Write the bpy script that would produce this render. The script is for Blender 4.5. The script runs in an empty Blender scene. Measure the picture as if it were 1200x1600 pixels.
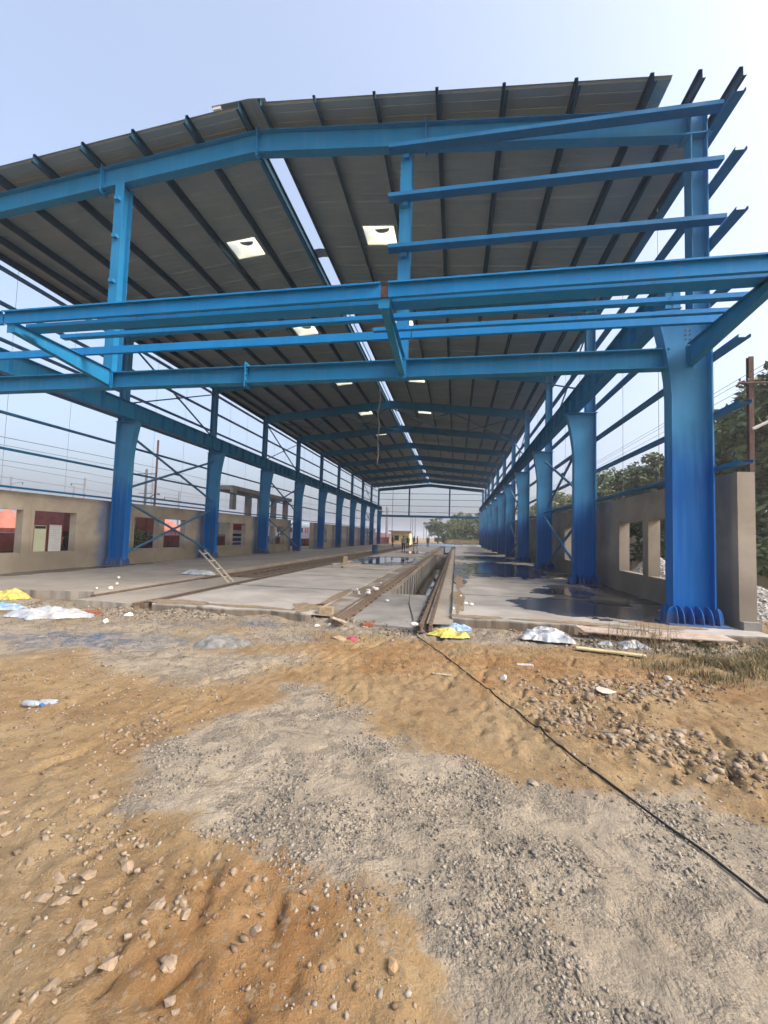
import bpy, math, random
import numpy as np
from mathutils import Vector, Matrix, noise
R = math.radians
random.seed(7); rng = np.random.default_rng(11)
scene = bpy.context.scene

# ------------------------------------------------------------------ camera
cam_d = bpy.data.cameras.new('camera'); cam = bpy.data.objects.new('camera', cam_d)
scene.collection.objects.link(cam)
cam_d.sensor_fit = 'VERTICAL'; cam_d.sensor_height = 24.0; cam_d.sensor_width = 18.0
cam_d.lens = 649.0538 / 1600 * 24.0
cam_d.clip_start = 0.05; cam_d.clip_end = 3000
CAM = Vector((0, 0, 1.678))
_r = Vector((0.98491169, 0.17031939, 0.03066364)); _u = Vector((-0.02056821, -0.06072519, 0.99794258))
_f = Vector((-0.17183103, 0.98351602, 0.05630579))
cam.matrix_world = Matrix(((_r.x, _u.x, -_f.x, CAM.x), (_r.y, _u.y, -_f.y, CAM.y), (_r.z, _u.z, -_f.z, CAM.z), (0, 0, 0, 1)))
scene.camera = cam

# ------------------------------------------------------------------ sky, sun, exposure
SUN_AZ, SUN_EL = R(104), R(40)          # clockwise from +Y: light comes from the right, a little behind the camera
world = bpy.data.worlds.new('World'); scene.world = world; world.use_nodes = True
wn = world.node_tree.nodes; wl = world.node_tree.links
sky = wn.new('ShaderNodeTexSky'); sky.sky_type = 'NISHITA'; sky.sun_disc = False
sky.sun_elevation = SUN_EL; sky.sun_rotation = SUN_AZ
sky.air_density = 1.0; sky.dust_density = 10.0; sky.ozone_density = 2.2; sky.altitude = 100
bg = wn['Background']; bg.inputs['Strength'].default_value = 0.15
veil = wn.new('ShaderNodeMix'); veil.data_type = 'RGBA'; veil.blend_type = 'ADD'; veil.inputs[0].default_value = 1.0     # even winter haze in front of the blue
veil.inputs[7].default_value = (0.95, 1.05, 1.25, 1); wl.new(sky.outputs['Color'], veil.inputs[6]); wl.new(veil.outputs[2], bg.inputs['Color'])
sun_d = bpy.data.lights.new('sun', 'SUN'); sun = bpy.data.objects.new('sun', sun_d); scene.collection.objects.link(sun)
sun_d.energy = 0.95; sun_d.angle = R(10); sun_d.color = (1.0, 0.93, 0.82)
_sd = Vector((math.sin(SUN_AZ) * math.cos(SUN_EL), math.cos(SUN_AZ) * math.cos(SUN_EL), math.sin(SUN_EL)))
sun.rotation_euler = _sd.to_track_quat('Z', 'Y').to_euler(); sun.location = _sd * 60
vs = scene.view_settings; vs.view_transform = 'Standard'; vs.look = 'None'; vs.exposure = 1.0; vs.gamma = 1.0
vs.use_curve_mapping = False
scene.render.engine = 'CYCLES'
cy = scene.cycles; cy.use_denoising = True; cy.max_bounces = 6; cy.diffuse_bounces = 3; cy.glossy_bounces = 3
cy.transmission_bounces = 4; cy.transparent_max_bounces = 6; cy.volume_bounces = 0; cy.caustics_reflective = False; cy.caustics_refractive = False
cy.use_adaptive_sampling = True; cy.adaptive_threshold = 0.02

# ------------------------------------------------------------------ helpers
COL = scene.collection
W = {}                                   # world offset of each object, so children keep world coordinates

def tag(o, label=None, cat=None, group=None, kind=None):
    if label: o['label'] = label
    if cat: o['category'] = cat
    if group: o['group'] = group
    if kind: o['kind'] = kind
    return o

def put(o, parent=None, loc=(0, 0, 0)):
    COL.objects.link(o); o.location = loc; W[o.name] = Vector(loc)
    if parent is not None:
        o.parent = parent; o.matrix_parent_inverse = Matrix.Translation(-W[parent.name])
    return o

def thing(name, loc, label, cat, group=None, kind=None):
    o = bpy.data.objects.new(name, None); o.empty_display_size = 0.3
    put(o, None, loc)
    return tag(o, label, cat, group, kind)

def inst(name, me, parent=None, loc=(0, 0, 0), rot=None, scale=None):
    o = bpy.data.objects.new(name, me); put(o, parent, loc)
    if rot is not None: o.rotation_euler = rot
    if scale is not None: o.scale = scale
    return o

def prof_I(h, b, tf, tw):
    H, Bh, t = h / 2, b / 2, tw / 2
    return [(-Bh, -H), (Bh, -H), (Bh, -H + tf), (t, -H + tf), (t, H - tf), (Bh, H - tf), (Bh, H), (-Bh, H), (-Bh, H - tf), (-t, H - tf), (-t, -H + tf), (-Bh, -H + tf)]
def prof_C(w, h, t, lip=0.0):            # web lies along the first axis, flanges turn up
    if lip: return [(0, 0), (w, 0), (w, h), (w - lip, h), (w - lip, h - t), (w - t, h - t), (w - t, t), (t, t), (t, h - t), (lip, h - t), (lip, h), (0, h)]
    return [(0, 0), (w, 0), (w, h), (w - t, h), (w - t, t), (t, t), (t, h), (0, h)]
def prof_Z(h, b, t):
    return [(0, 0), (b, 0), (b, t * 2.5), (b - t, t * 2.5), (b - t, t), (t, t), (t, h), (-b, h), (-b, h - 2.5 * t), (-b + t, h - 2.5 * t), (-b + t, h - t), (0, h - t)]
def prof_L(a, t): return [(0, 0), (a, 0), (a, t), (t, t), (t, a), (0, a)]
def prof_O(r, n=8): return [(r * math.cos(2 * math.pi * i / n), r * math.sin(2 * math.pi * i / n)) for i in range(n)]

class MB:
    def __init__(s): s.v = []; s.f = []; s.m = []; s.cur = 0
    def add(s, vs_, fs_):
        o = len(s.v); s.v += [tuple(v) for v in vs_]; s.f += [tuple(i + o for i in f) for f in fs_]; s.m += [s.cur] * len(fs_)
        return s
    def box(s, x0, x1, y0, y1, z0, z1):
        return s.add([(x0, y0, z0), (x1, y0, z0), (x1, y1, z0), (x0, y1, z0), (x0, y0, z1), (x1, y0, z1), (x1, y1, z1), (x0, y1, z1)],
                     [(0, 3, 2, 1), (4, 5, 6, 7), (0, 1, 5, 4), (1, 2, 6, 5), (2, 3, 7, 6), (3, 0, 4, 7)])
    def prism(s, prof, p, q, up=(0, 0, 1)):
        p, q = Vector(p), Vector(q); d = (q - p).normalized(); sd = d.cross(Vector(up)).normalized(); u = sd.cross(d)
        n = len(prof); vs_ = [p + sd * a + u * b for a, b in prof] + [q + sd * a + u * b for a, b in prof]
        fs_ = [tuple(range(n)), tuple(range(2 * n - 1, n - 1, -1))] + [(i, i + n, (i + 1) % n + n, (i + 1) % n) for i in range(n)]
        return s.add(vs_, fs_)
    def plate(s, poly, off):             # poly: list of 3D points, thickened by vector off
        off = Vector(off); n = len(poly); vs_ = [Vector(a) for a in poly] + [Vector(a) + off for a in poly]
        return s.add(vs_, [tuple(range(n)), tuple(range(2 * n - 1, n - 1, -1))] + [(i, i + n, (i + 1) % n + n, (i + 1) % n) for i in range(n)])
    def strip(s, pts, wvec, off):        # ribbon through pts, width vector, thickness vector
        wv, off = Vector(wvec), Vector(off)
        for a, b in zip(pts[:-1], pts[1:]):
            a, b = Vector(a), Vector(b); s.plate([a, b, b + wv, a + wv], off)
        return s
    def tube(s, pts, r, n=6):
        pts = [Vector(p) for p in pts]; rings = []
        for i, p in enumerate(pts):
            d = (pts[min(i + 1, len(pts) - 1)] - pts[max(i - 1, 0)]).normalized()
            a = d.cross(Vector((0, 0, 1)) if abs(d.z) < 0.9 else Vector((1, 0, 0))).normalized(); b = d.cross(a)
            rr = r[i] if isinstance(r, (list, tuple)) else r
            rings.append([p + a * rr * math.cos(2 * math.pi * k / n) + b * rr * math.sin(2 * math.pi * k / n) for k in range(n)])
        vs_ = [v for g in rings for v in g]; fs_ = []
        for i in range(len(rings) - 1):
            for k in range(n): fs_.append((i * n + k, i * n + (k + 1) % n, (i + 1) * n + (k + 1) % n, (i + 1) * n + k))
        fs_ += [tuple(range(n - 1, -1, -1)), tuple(range((len(rings) - 1) * n, len(rings) * n))]
        return s.add(vs_, fs_)
    def mesh(s, name, mat, smooth=False):
        me = bpy.data.meshes.new(name); me.from_pydata(s.v, [], s.f)
        for m in (mat if isinstance(mat, (list, tuple)) else [mat]): me.materials.append(m)
        if any(s.m): me.polygons.foreach_set('material_index', s.m)
        if smooth: me.polygons.foreach_set('use_smooth', [True] * len(me.polygons))
        me.update(); return me
    def build(s, name, mat, parent=None, smooth=False, loc=(0, 0, 0)):
        return inst(name, s.mesh(name, mat, smooth), parent, loc)

# ------------------------------------------------------------------ materials
def nodes(name):
    m = bpy.data.materials.new(name); m.use_nodes = True; nt = m.node_tree
    return m, nt, nt.nodes['Principled BSDF'], nt.nodes.new, nt.links.new
def mixc(nt, fac, a, b, mode='MIX'):
    n = nt.nodes.new('ShaderNodeMix'); n.data_type = 'RGBA'; n.blend_type = mode
    for sock, v in ((n.inputs[0], fac), (n.inputs[6], a), (n.inputs[7], b)):
        if isinstance(v, bpy.types.NodeSocket): nt.links.new(v, sock)
        elif isinstance(v, (int, float)): sock.default_value = v
        else: sock.default_value = (*v, 1)
    return n.outputs[2]
def fmath(nt, op, a, b=None, c=None, clamp=False):
    n = nt.nodes.new('ShaderNodeMath'); n.operation = op; n.use_clamp = clamp
    for i, v in enumerate((a, b, c)):
        if v is None: continue
        if isinstance(v, bpy.types.NodeSocket): nt.links.new(v, n.inputs[i])
        else: n.inputs[i].default_value = v
    return n.outputs[0]
def noise_tex(nt, scale, detail=4, rough=0.55, vec=None, dist=0.0):
    n = nt.nodes.new('ShaderNodeTexNoise'); n.inputs['Scale'].default_value = scale; n.inputs['Detail'].default_value = detail
    n.inputs['Roughness'].default_value = rough; n.inputs['Distortion'].default_value = dist
    if vec is not None: nt.links.new(vec, n.inputs['Vector'])
    return n.outputs['Fac']
def ramp(nt, fac, a, b, c0=(0, 0, 0), c1=(1, 1, 1)):
    n = nt.nodes.new('ShaderNodeMapRange'); n.inputs[1].default_value = a; n.inputs[2].default_value = b; n.clamp = True
    n.interpolation_type = 'SMOOTHSTEP'; nt.links.new(fac, n.inputs[0]); return n.outputs[0]
def pos(nt): return nt.nodes.new('ShaderNodeNewGeometry').outputs['Position']
def sep(nt, v):
    n = nt.nodes.new('ShaderNodeSeparateXYZ'); nt.links.new(v, n.inputs[0]); return n.outputs
def bump(nt, bs, h, strength=0.3, dist=0.02):
    n = nt.nodes.new('ShaderNodeBump'); n.inputs['Strength'].default_value = strength; n.inputs['Distance'].default_value = dist
    nt.links.new(h, n.inputs['Height']); nt.links.new(n.outputs[0], bs.inputs['Normal'])

def plain(name, col, rough=0.7, metal=0.0, var=0.25, scale=3.0, bumps=0.0, col2=None, spec=0.5):
    m, nt, bs, N, L = nodes(name); p = pos(nt)
    f = noise_tex(nt, scale, 5, 0.6, p)
    c2 = col2 or tuple(c * (1 - var) for c in col)
    L(mixc(nt, ramp(nt, f, 0.35, 0.65), c2, col), bs.inputs['Base Color'])
    bs.inputs['Roughness'].default_value = rough; bs.inputs['Metallic'].default_value = metal; bs.inputs['Specular IOR Level'].default_value = spec
    if bumps: bump(nt, bs, noise_tex(nt, scale * 6, 5, 0.6, p), bumps)
    return m

def steel(name, top, low=None, zlo=2.2, zhi=3.6, dust=0.18):
    m, nt, bs, N, L = nodes(name); p = pos(nt); s = sep(nt, p)
    n1 = noise_tex(nt, 1.3, 4, 0.6, p); n2 = noise_tex(nt, 22, 4, 0.7, p)
    streak = N('ShaderNodeMapping'); streak.inputs['Scale'].default_value = (9, 9, 0.5); L(p, streak.inputs['Vector'])
    n3 = noise_tex(nt, 1.0, 4, 0.6, streak.outputs[0])
    c = mixc(nt, ramp(nt, n1, 0.3, 0.7), tuple(x * 0.86 for x in top), top)
    if low:
        oi = N('ShaderNodeObjectInfo').outputs['Random']
        z = fmath(nt, 'ADD', s[2], fmath(nt, 'MULTIPLY', fmath(nt, 'SUBTRACT', n1, 0.5), 0.9))
        z = fmath(nt, 'SUBTRACT', z, fmath(nt, 'MULTIPLY', oi, 0.9)); z = fmath(nt, 'ADD', z, fmath(nt, 'MULTIPLY', fmath(nt, 'SUBTRACT', n3, 0.5), 1.5))
        c = mixc(nt, ramp(nt, z, zlo, zhi), mixc(nt, ramp(nt, n3, 0.35, 0.7), tuple(x * 0.88 for x in low), low), c)
    # dusty film and a few scuffs of primer showing through
    c = mixc(nt, fmath(nt, 'MULTIPLY', ramp(nt, n3, 0.45, 0.75), dust), c, (0.42, 0.46, 0.47))
    c = mixc(nt, fmath(nt, 'MULTIPLY', ramp(nt, n2, 0.70, 0.78), 0.35), c, (0.22, 0.14, 0.09))
    if low:                              # mud splashed round the column feet, chalky runs
        d = fmath(nt, 'ADD', s[2], fmath(nt, 'MULTIPLY', fmath(nt, 'SUBTRACT', noise_tex(nt, 6, 5, .7, p), 0.5), 1.2))
        c = mixc(nt, fmath(nt, 'MULTIPLY', fmath(nt, 'SUBTRACT', 1.0, ramp(nt, d, -0.12, 0.38)), 0.6), c, (0.20, 0.15, 0.10))
    L(c, bs.inputs['Base Color'])
    mr = N('ShaderNodeMapRange'); mr.inputs[3].default_value = 0.42; mr.inputs[4].default_value = 0.62; L(n1, mr.inputs[0]); L(mr.outputs[0], bs.inputs['Roughness'])
    bs.inputs['Specular IOR Level'].default_value = 0.2; bump(nt, bs, n2, 0.06, 0.01)
    return m

M = {}
M['col'] = steel('column_paint', (0.045, 0.245, 0.47), (0.0, 0.125, 0.43), dust=0.05)
M['beam'] = steel('beam_paint', (0.012, 0.20, 0.42), dust=0.07)
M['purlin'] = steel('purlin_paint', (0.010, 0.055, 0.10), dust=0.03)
M['girt'] = steel('girt_paint', (0.005, 0.14, 0.33), dust=0.04)
M['canopy'] = steel('canopy_paint', (0.005, 0.205, 0.52), dust=0.05)
M['brace'] = steel('brace_paint', (0.05, 0.17, 0.32))
M['bolt'] = plain('bolt_steel', (0.12, 0.12, 0.12), 0.5, 0.6)
M['rod'] = plain('rod_steel', (0.20, 0.22, 0.25), 0.6, 0.3)
M['rust'] = plain('rusty_steel', (0.115, 0.062, 0.05), 0.85, 0.0, 0.4, 9, 0.2)
M['rail'] = plain('rail_steel', (0.21, 0.155, 0.115), 0.6, 0.25, 0.35, 14, 0.15)
def roof_mat():
    m, nt, bs, N, L = nodes('roof_sheet'); p = pos(nt)
    f = noise_tex(nt, 0.7, 5, 0.6, p); f2 = noise_tex(nt, 7, 4, 0.6, p)
    c = mixc(nt, ramp(nt, f, 0.3, 0.7), (0.20, 0.275, 0.305), (0.255, 0.325, 0.35))
    c = mixc(nt, fmath(nt, 'MULTIPLY', ramp(nt, f2, 0.6, 0.75), 0.4), c, (0.2, 0.2, 0.19))
    L(c, bs.inputs['Base Color']); bs.inputs['Roughness'].default_value = 0.5; bs.inputs['Metallic'].default_value = 0.25
    return m
M['roof'] = roof_mat()
def pane_mat():
    m, nt, bs, N, L = nodes('skylight_sheet'); nt.nodes.remove(bs); p = pos(nt)
    t = N('ShaderNodeBsdfTranslucent'); tr = N('ShaderNodeBsdfTransparent'); mx = N('ShaderNodeMixShader')
    c = mixc(nt, ramp(nt, noise_tex(nt, 2.2, 4, 0.6, p), 0.35, 0.65), (0.86, 0.78, 0.50), (0.97, 0.90, 0.66))
    L(c, t.inputs['Color']); tr.inputs['Color'].default_value = (0.94, 0.88, 0.66, 1); mx.inputs[0].default_value = 0.45
    L(t.outputs[0], mx.inputs[1]); L(tr.outputs[0], mx.inputs[2]); L(mx.outputs[0], nt.nodes['Material Output'].inputs[0]); return m
M['pane'] = pane_mat()

def concrete(name, a, b, scale=1.2, stain=0.4, damp_z=None, paint=0, wet=None, bmp=0.25, edge=False):
    m, nt, bs, N, L = nodes(name); p = pos(nt); s = sep(nt, p)
    n1 = noise_tex(nt, scale, 6, 0.62, p, 0.4); n2 = noise_tex(nt, scale * 9, 5, 0.65, p); n3 = noise_tex(nt, 0.35, 4, 0.6, p)
    c = mixc(nt, ramp(nt, n1, 0.3, 0.7), a, b)
    c = mixc(nt, fmath(nt, 'MULTIPLY', ramp(nt, n3, 0.5, 0.7), stain), c, tuple(x * 0.55 for x in a))
    c = mixc(nt, fmath(nt, 'MULTIPLY', ramp(nt, n2, 0.55, 0.8), 0.35), c, tuple(x * 0.7 for x in a))
    rough = 0.85
    if damp_z is not None:
        d = fmath(nt, 'SUBTRACT', s[2], fmath(nt, 'MULTIPLY', n1, 0.9))
        c = mixc(nt, fmath(nt, 'MULTIPLY', fmath(nt, 'SUBTRACT', 1.0, ramp(nt, d, damp_z - 0.55, damp_z)), 0.5), c, (0.12, 0.10, 0.075))
    if paint:                            # blue overspray left on the plaster next to each column
        y = fmath(nt, 'SUBTRACT', s[1], 9.926); y = fmath(nt, 'PINGPONG', y, 3.75)
        e = fmath(nt, 'ADD', y, fmath(nt, 'MULTIPLY', fmath(nt, 'SUBTRACT', n1, 0.5), 0.9))
        e = fmath(nt, 'ADD', e, fmath(nt, 'MULTIPLY', fmath(nt, 'LESS_THAN', s[1], 9.9), 5.0))
        c = mixc(nt, fmath(nt, 'MULTIPLY', fmath(nt, 'SUBTRACT', 1.0, ramp(nt, e, 0.2, 0.75)), paint), c, (0.03, 0.13, 0.32))
    if wet is not None:                  # list of (x, y, rx, ry) damp stains on the floor
        acc = None
        for (x, y, rx, ry) in wet:
            dx = fmath(nt, 'DIVIDE', fmath(nt, 'SUBTRACT', s[0], x), rx); dy = fmath(nt, 'DIVIDE', fmath(nt, 'SUBTRACT', s[1], y), ry)
            d = fmath(nt, 'SQRT', fmath(nt, 'ADD', fmath(nt, 'MULTIPLY', dx, dx), fmath(nt, 'MULTIPLY', dy, dy)))
            acc = d if acc is None else fmath(nt, 'MINIMUM', acc, d)
        d = fmath(nt, 'ADD', acc, fmath(nt, 'MULTIPLY', fmath(nt, 'SUBTRACT', noise_tex(nt, 0.9, 5, 0.6, p, 0.6), 0.5), 1.5))
        wf = fmath(nt, 'SUBTRACT', 1.0, ramp(nt, d, 0.93, 1.02))
        c = mixc(nt, wf, c, mixc(nt, n2, (0.035, 0.034, 0.034), (0.075, 0.072, 0.07)))
        mr = N('ShaderNodeMapRange'); mr.inputs[3].default_value = 0.85; mr.inputs[4].default_value = 0.22; L(wf, mr.inputs[0]); L(mr.outputs[0], bs.inputs['Roughness'])
    else: bs.inputs['Roughness'].default_value = rough
    if edge:                             # soil smeared over the broken slab edges below floor level
        d = fmath(nt, 'ADD', s[2], fmath(nt, 'MULTIPLY', fmath(nt, 'SUBTRACT', n1, 0.5), 0.08))
        c = mixc(nt, fmath(nt, 'MULTIPLY', fmath(nt, 'SUBTRACT', 1.0, ramp(nt, d, -0.05, -0.012)), 0.85), c, mixc(nt, n2, (0.10, 0.075, 0.05), (0.20, 0.15, 0.10)))
    L(c, bs.inputs['Base Color']); bump(nt, bs, n2, bmp, 0.012)
    return m
M['wall'] = concrete('wall_plaster', (0.33, 0.285, 0.225), (0.44, 0.39, 0.315), 0.9, 0.35, 0.75, 0.6)
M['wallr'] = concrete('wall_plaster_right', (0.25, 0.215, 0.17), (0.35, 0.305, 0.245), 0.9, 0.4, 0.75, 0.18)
M['slab'] = concrete('slab_concrete', (0.32, 0.295, 0.26), (0.46, 0.43, 0.39), 0.8, 0.25, wet=[(-4.4, 28.5, 2.6, 5.0), (-4.0, 44, 2.2, 4.0)], edge=True)
M['rslab'] = concrete('floor_concrete', (0.28, 0.26, 0.23), (0.43, 0.405, 0.37), 0.8, 0.25, wet=[(2.6, 24.5, 3.2, 5.8), (3.1, 11.5, 1.6, 1.7), (4.3, 13.9, 1.7, 2.8), (4.6, 10.7, 1.0, 1.0), (5.3, 17.5, 0.55, 5.0), (0.2, 22, 0.5, 7.0), (2.5, 36, 3.0, 5.0), (3, 48, 2.5, 4)], edge=True)
M['lslab'] = concrete('platform_concrete', (0.27, 0.235, 0.19), (0.36, 0.32, 0.265), 0.7, 0.4, wet=[(-15.9, 14.5, 0.7, 6.0)])
M['pit'] = concrete('pit_concrete', (0.17, 0.15, 0.125), (0.27, 0.24, 0.20), 1.5, 0.5)
M['grey'] = concrete('old_concrete', (0.20, 0.19, 0.175), (0.29, 0.275, 0.255), 1.5, 0.4)
M['sub'] = plain('rubble_fill', (0.16, 0.125, 0.09), 0.95, 0, 0.5, 5, 0.5)
def water_mat():
    m, nt, bs, N, L = nodes('puddle_water'); bs.inputs['Base Color'].default_value = (0.035, 0.033, 0.03, 1); bs.inputs['Roughness'].default_value = 0.03
    bs.inputs['IOR'].default_value = 1.33; bs.inputs['Specular IOR Level'].default_value = 0.8
    bump(nt, bs, noise_tex(nt, 2.5, 3, 0.5, pos(nt)), 0.02, 0.01); return m
M['water'] = water_mat()
M['white'] = plain('white_lump', (0.78, 0.76, 0.72), 0.9, 0, 0.15, 12, 0.2)
M['wood'] = plain('raw_wood', (0.42, 0.31, 0.19), 0.8, 0, 0.35, 18, 0.1)
M['wood2'] = plain('weathered_wood', (0.40, 0.34, 0.27), 0.85, 0, 0.35, 18, 0.1)
# ------------------------------------------------------------------ layout constants (metres, x right, y into the shed)
Y0, BAY, NB = 9.926, 7.5, 10
YK = [Y0 + BAY * k for k in range(NB + 1)]
RID = -5.5
def roof_z(x): return 12.74 - 0.0935 * abs(x - RID)      # underside of the roof sheets
def raft_bot(x): return 11.88 - 0.0975 * abs(x - RID)
SIDE = {1: dict(XO=5.32, XI=4.57, UI=4.98, zb=0.0, s=1), -1: dict(XO=-16.21, XI=-15.47, UI=-15.87, zb=-0.155, s=-1)}

# ------------------------------------------------------------------ ground
XLO, XHI, YLO, YHI = -17.2, 6.3, 9.1, 86.0                # footprint of the shed floor, left open in the dirt sheet
def fbm(x, y, sc, oct_=4, seed=0):
    tot = np.zeros_like(x); amp = 1.0; nrm = 0
    for o in range(oct_):
        g = np.random.default_rng(seed * 31 + o).random((64, 64))
        u = x * sc + 17.3 * o + seed * 5.1; v = y * sc + 9.7 * o + seed * 3.3
        iu = np.floor(u).astype(int); iv = np.floor(v).astype(int); fu = u - iu; fv = v - iv
        fu = fu * fu * (3 - 2 * fu); fv = fv * fv * (3 - 2 * fv)
        a = g[iu % 64, iv % 64]; b = g[(iu + 1) % 64, iv % 64]; c = g[iu % 64, (iv + 1) % 64]; d = g[(iu + 1) % 64, (iv + 1) % 64]
        tot += amp * ((a * (1 - fu) + b * fu) * (1 - fv) + (c * (1 - fu) + d * fu) * fv); nrm += amp; amp *= 0.5; sc *= 2.03
    return tot / nrm - 0.5
# outline of the grey crushed-stone dust lying on the tan soil (world x, y)
GREY = [(-1.95, 4.85), (-2.15, 4.1), (-2.40, 3.45), (-2.50, 2.9), (-2.11, 2.52), (-1.42, 2.41), (-0.94, 2.27), (-0.44, 2.13), (-0.27, 1.91), (-0.20, 1.68), (-0.12, 0.3), (6.5, 0.3), (6.5, 3.1),
        (2.10, 3.30), (1.33, 3.34), (0.47, 3.49), (-0.37, 3.86), (-0.98, 4.41), (-1.70, 4.95)]
def poly_sd(x, y, poly):                                  # signed distance, positive inside
    d = np.full_like(x, 1e9); ins = np.zeros(x.shape, bool); n = len(poly)
    for i in range(n):
        (ax, ay), (bx, by) = poly[i], poly[(i + 1) % n]
        ex, ey = bx - ax, by - ay; t = np.clip(((x - ax) * ex + (y - ay) * ey) / (ex * ex + ey * ey), 0, 1)
        d = np.minimum(d, np.hypot(x - ax - t * ex, y - ay - t * ey))
        c = ((ay > y) != (by > y)); ins ^= c & (x < ax + (y - ay) / (by - ay + 1e-12) * ex)
    return np.where(ins, d, -d)
def grey_mask(x, y):
    m = poly_sd(x, y, GREY) + fbm(x, y, 1.6, 5, 3) * 0.9 + fbm(x, y, 7, 3, 13) * 0.35
    a = np.clip(m / 0.5 + 0.5, 0, 1)
    band = 1 - np.clip(np.abs(y - (8.25 + fbm(x, x * 0, 0.8, 2, 5) * 0.8)) / 0.75, 0, 1)        # dust along the slab edge
    lft = np.clip((5.6 - np.abs(x + 6.3)) / 2.2, 0, 1) * np.clip(1.5 - np.abs(y - 6.35) / 1.5, 0, 1)
    b = np.clip(np.maximum(band * 1.3, lft * (0.85 + fbm(x, y, 0.9, 5, 8) * 2.4)), 0, 1)
    return np.clip(np.maximum(a, b), 0, 1)
def ground_z(x, y):
    x = np.asarray(x, float); y = np.asarray(y, float)
    base = -0.16 - 0.05 * np.clip((y - 4) / 4.5, 0, 1) - 0.12 * np.clip((y - 12) / 10, 0, 1) * (np.abs(x + 5.5) > 11)
    near = np.clip((14 - np.hypot(x, y)) / 8, 0, 1)
    z = base + near * (fbm(x, y, 0.55, 3, 1) * 0.08 + fbm(x, y, 2.6, 4, 2) * 0.042 + fbm(x, y, 11, 3, 4) * 0.022)
    # clods and digger marks in the tan soil, tyre ridges in the grey dust
    soil = np.clip(poly_sd(x, y, GREY) * -3, 0, 1)
    ridged = 1 - np.abs(fbm(x * 1.7 + y * 0.55, y * 0.75 - x * 0.25, 2.8, 3, 6)) * 3.2
    z = z - near * soil * np.clip(ridged - 0.62, 0, 1) * 0.035
    z = z + near * soil * (np.clip(fbm(x, y, 8, 3, 44), 0, 1) ** 1.1 * 0.085 - np.clip(fbm(x * 2.6 - y * .7, y * .8, 3.4, 3, 45) - .17, 0, 1) * 0.30)
    gou = np.clip(fbm(x * 6.0 + y * 1.2, y * 1.5, 1.9, 3, 71) - .13, 0, 1); z = z - near * np.clip(poly_sd(x, y, GREY) * -5, 0, 1) * gou * .33 * np.clip(1.6 - np.hypot((x + .75) / .9, (y - 1.9) / .9), 0, 1)
    z = z + near * (1 - soil) * (np.clip(fbm(x, y, 9, 4, 46), 0, 1) * 0.055)
    u = x * 0.80 + y * 0.60
    z = z + near * (1 - soil) * np.sin(u * 9.5 + fbm(x, y, 0.8, 2, 9) * 5) * 0.011
    # low bank of rubble against the slab edge
    z = z + 0.13 * np.exp(-((y - 8.55) / 0.40) ** 2) * (0.55 + fbm(x, y, 1.8, 4, 10) * 1.8) * (y < 9.3) * (x > -17) * (x < 7)
    z = np.where((x > XLO) & (x < XHI) & (y > YLO - 0.25), np.minimum(z, -0.05), z)
    return z
def grid_axis(segs):
    out = [segs[0][0]]
    for a, b, st in segs:
        n = max(1, int(round((b - a) / st))); out += list(np.linspace(a, b, n + 1)[1:])
    return np.array(out)
gx = grid_axis([(-900, -120, 130), (-120, -40, 16), (-40, XLO, 2.2), (XLO, -8, 0.14), (-8, -3.2, 0.06), (-3.2, 3.2, 0.026), (3.2, XHI, 0.06), (6.3, 14, 0.25), (14, 40, 2), (40, 120, 16), (120, 900, 130)])
gy = grid_axis([(-300, -20, 70), (-20, 0.4, 1.2), (0.4, 3.4, 0.022), (3.4, 6, 0.032), (6, YLO, 0.045), (YLO, 20, 0.5), (20, YHI, 3), (YHI, 160, 6), (160, 1500, 130)])
X, Y = np.meshgrid(gx, gy); Z = ground_z(X, Y); nx, ny = len(gx), len(gy)
gi = np.arange(nx * ny).reshape(ny, nx)
q = np.stack([gi[:-1, :-1], gi[:-1, 1:], gi[1:, 1:], gi[1:, :-1]], -1).reshape(-1, 4)
cx = (X[:-1, :-1] + X[1:, 1:]).ravel() / 2; cyy = (Y[:-1, :-1] + Y[1:, 1:]).ravel() / 2
q = q[~((cx > XLO) & (cx < XHI) & (cyy > YLO) & (cyy < YHI))]
gme = bpy.data.meshes.new('ground')
gme.vertices.add(nx * ny); gme.vertices.foreach_set('co', np.stack([X, Y, Z], -1).astype(np.float32).ravel())
gme.loops.add(q.size); gme.loops.foreach_set('vertex_index', q.ravel().astype(np.int32))
gme.polygons.add(len(q)); gme.polygons.foreach_set('loop_start', np.arange(0, q.size, 4, dtype=np.int32))
gme.polygons.foreach_set('use_smooth', np.ones(len(q), bool)); gme.update(calc_edges=True)
at = gme.attributes.new('dust', 'FLOAT', 'POINT'); at.data.foreach_set('value', grey_mask(X, Y).astype(np.float32).ravel())
def blob(x, y, cx_, cy_, rx, ry, seed): return np.clip(1.25 - np.hypot((x - cx_) / rx, (y - cy_) / ry) + fbm(x, y, 2.2, 4, seed) * 1.9, 0, 1)
pm = np.maximum.reduce([blob(X, Y, -6.2, 6.0, 1.5, 0.55, 21) * 0.95, blob(X, Y, -4.9, 6.35, 0.8, 0.3, 22) * 0.5, blob(X, Y, -5.3, 7.7, 1.0, 0.35, 25) * 0.35, blob(X, Y, -4.0, 7.95, 0.55, 0.22, 23) * 0.9, blob(X, Y, -2.6, 7.1, 0.4, 0.13, 24) * 0.7, blob(X, Y, -3.4, 6.0, 0.7, 0.2, 26) * 0.25])
pa = gme.attributes.new('paint', 'FLOAT', 'POINT'); pa.data.foreach_set('value', pm.astype(np.float32).ravel())
om = blob(X, Y, -0.3, 6.3, 2.0, 1.0, 31) + blob(X, Y, 2.4, 6.7, 1.6, 1.0, 33) + blob(X, Y, -0.7, 1.75, 0.75, 0.75, 34) * 1.1
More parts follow.
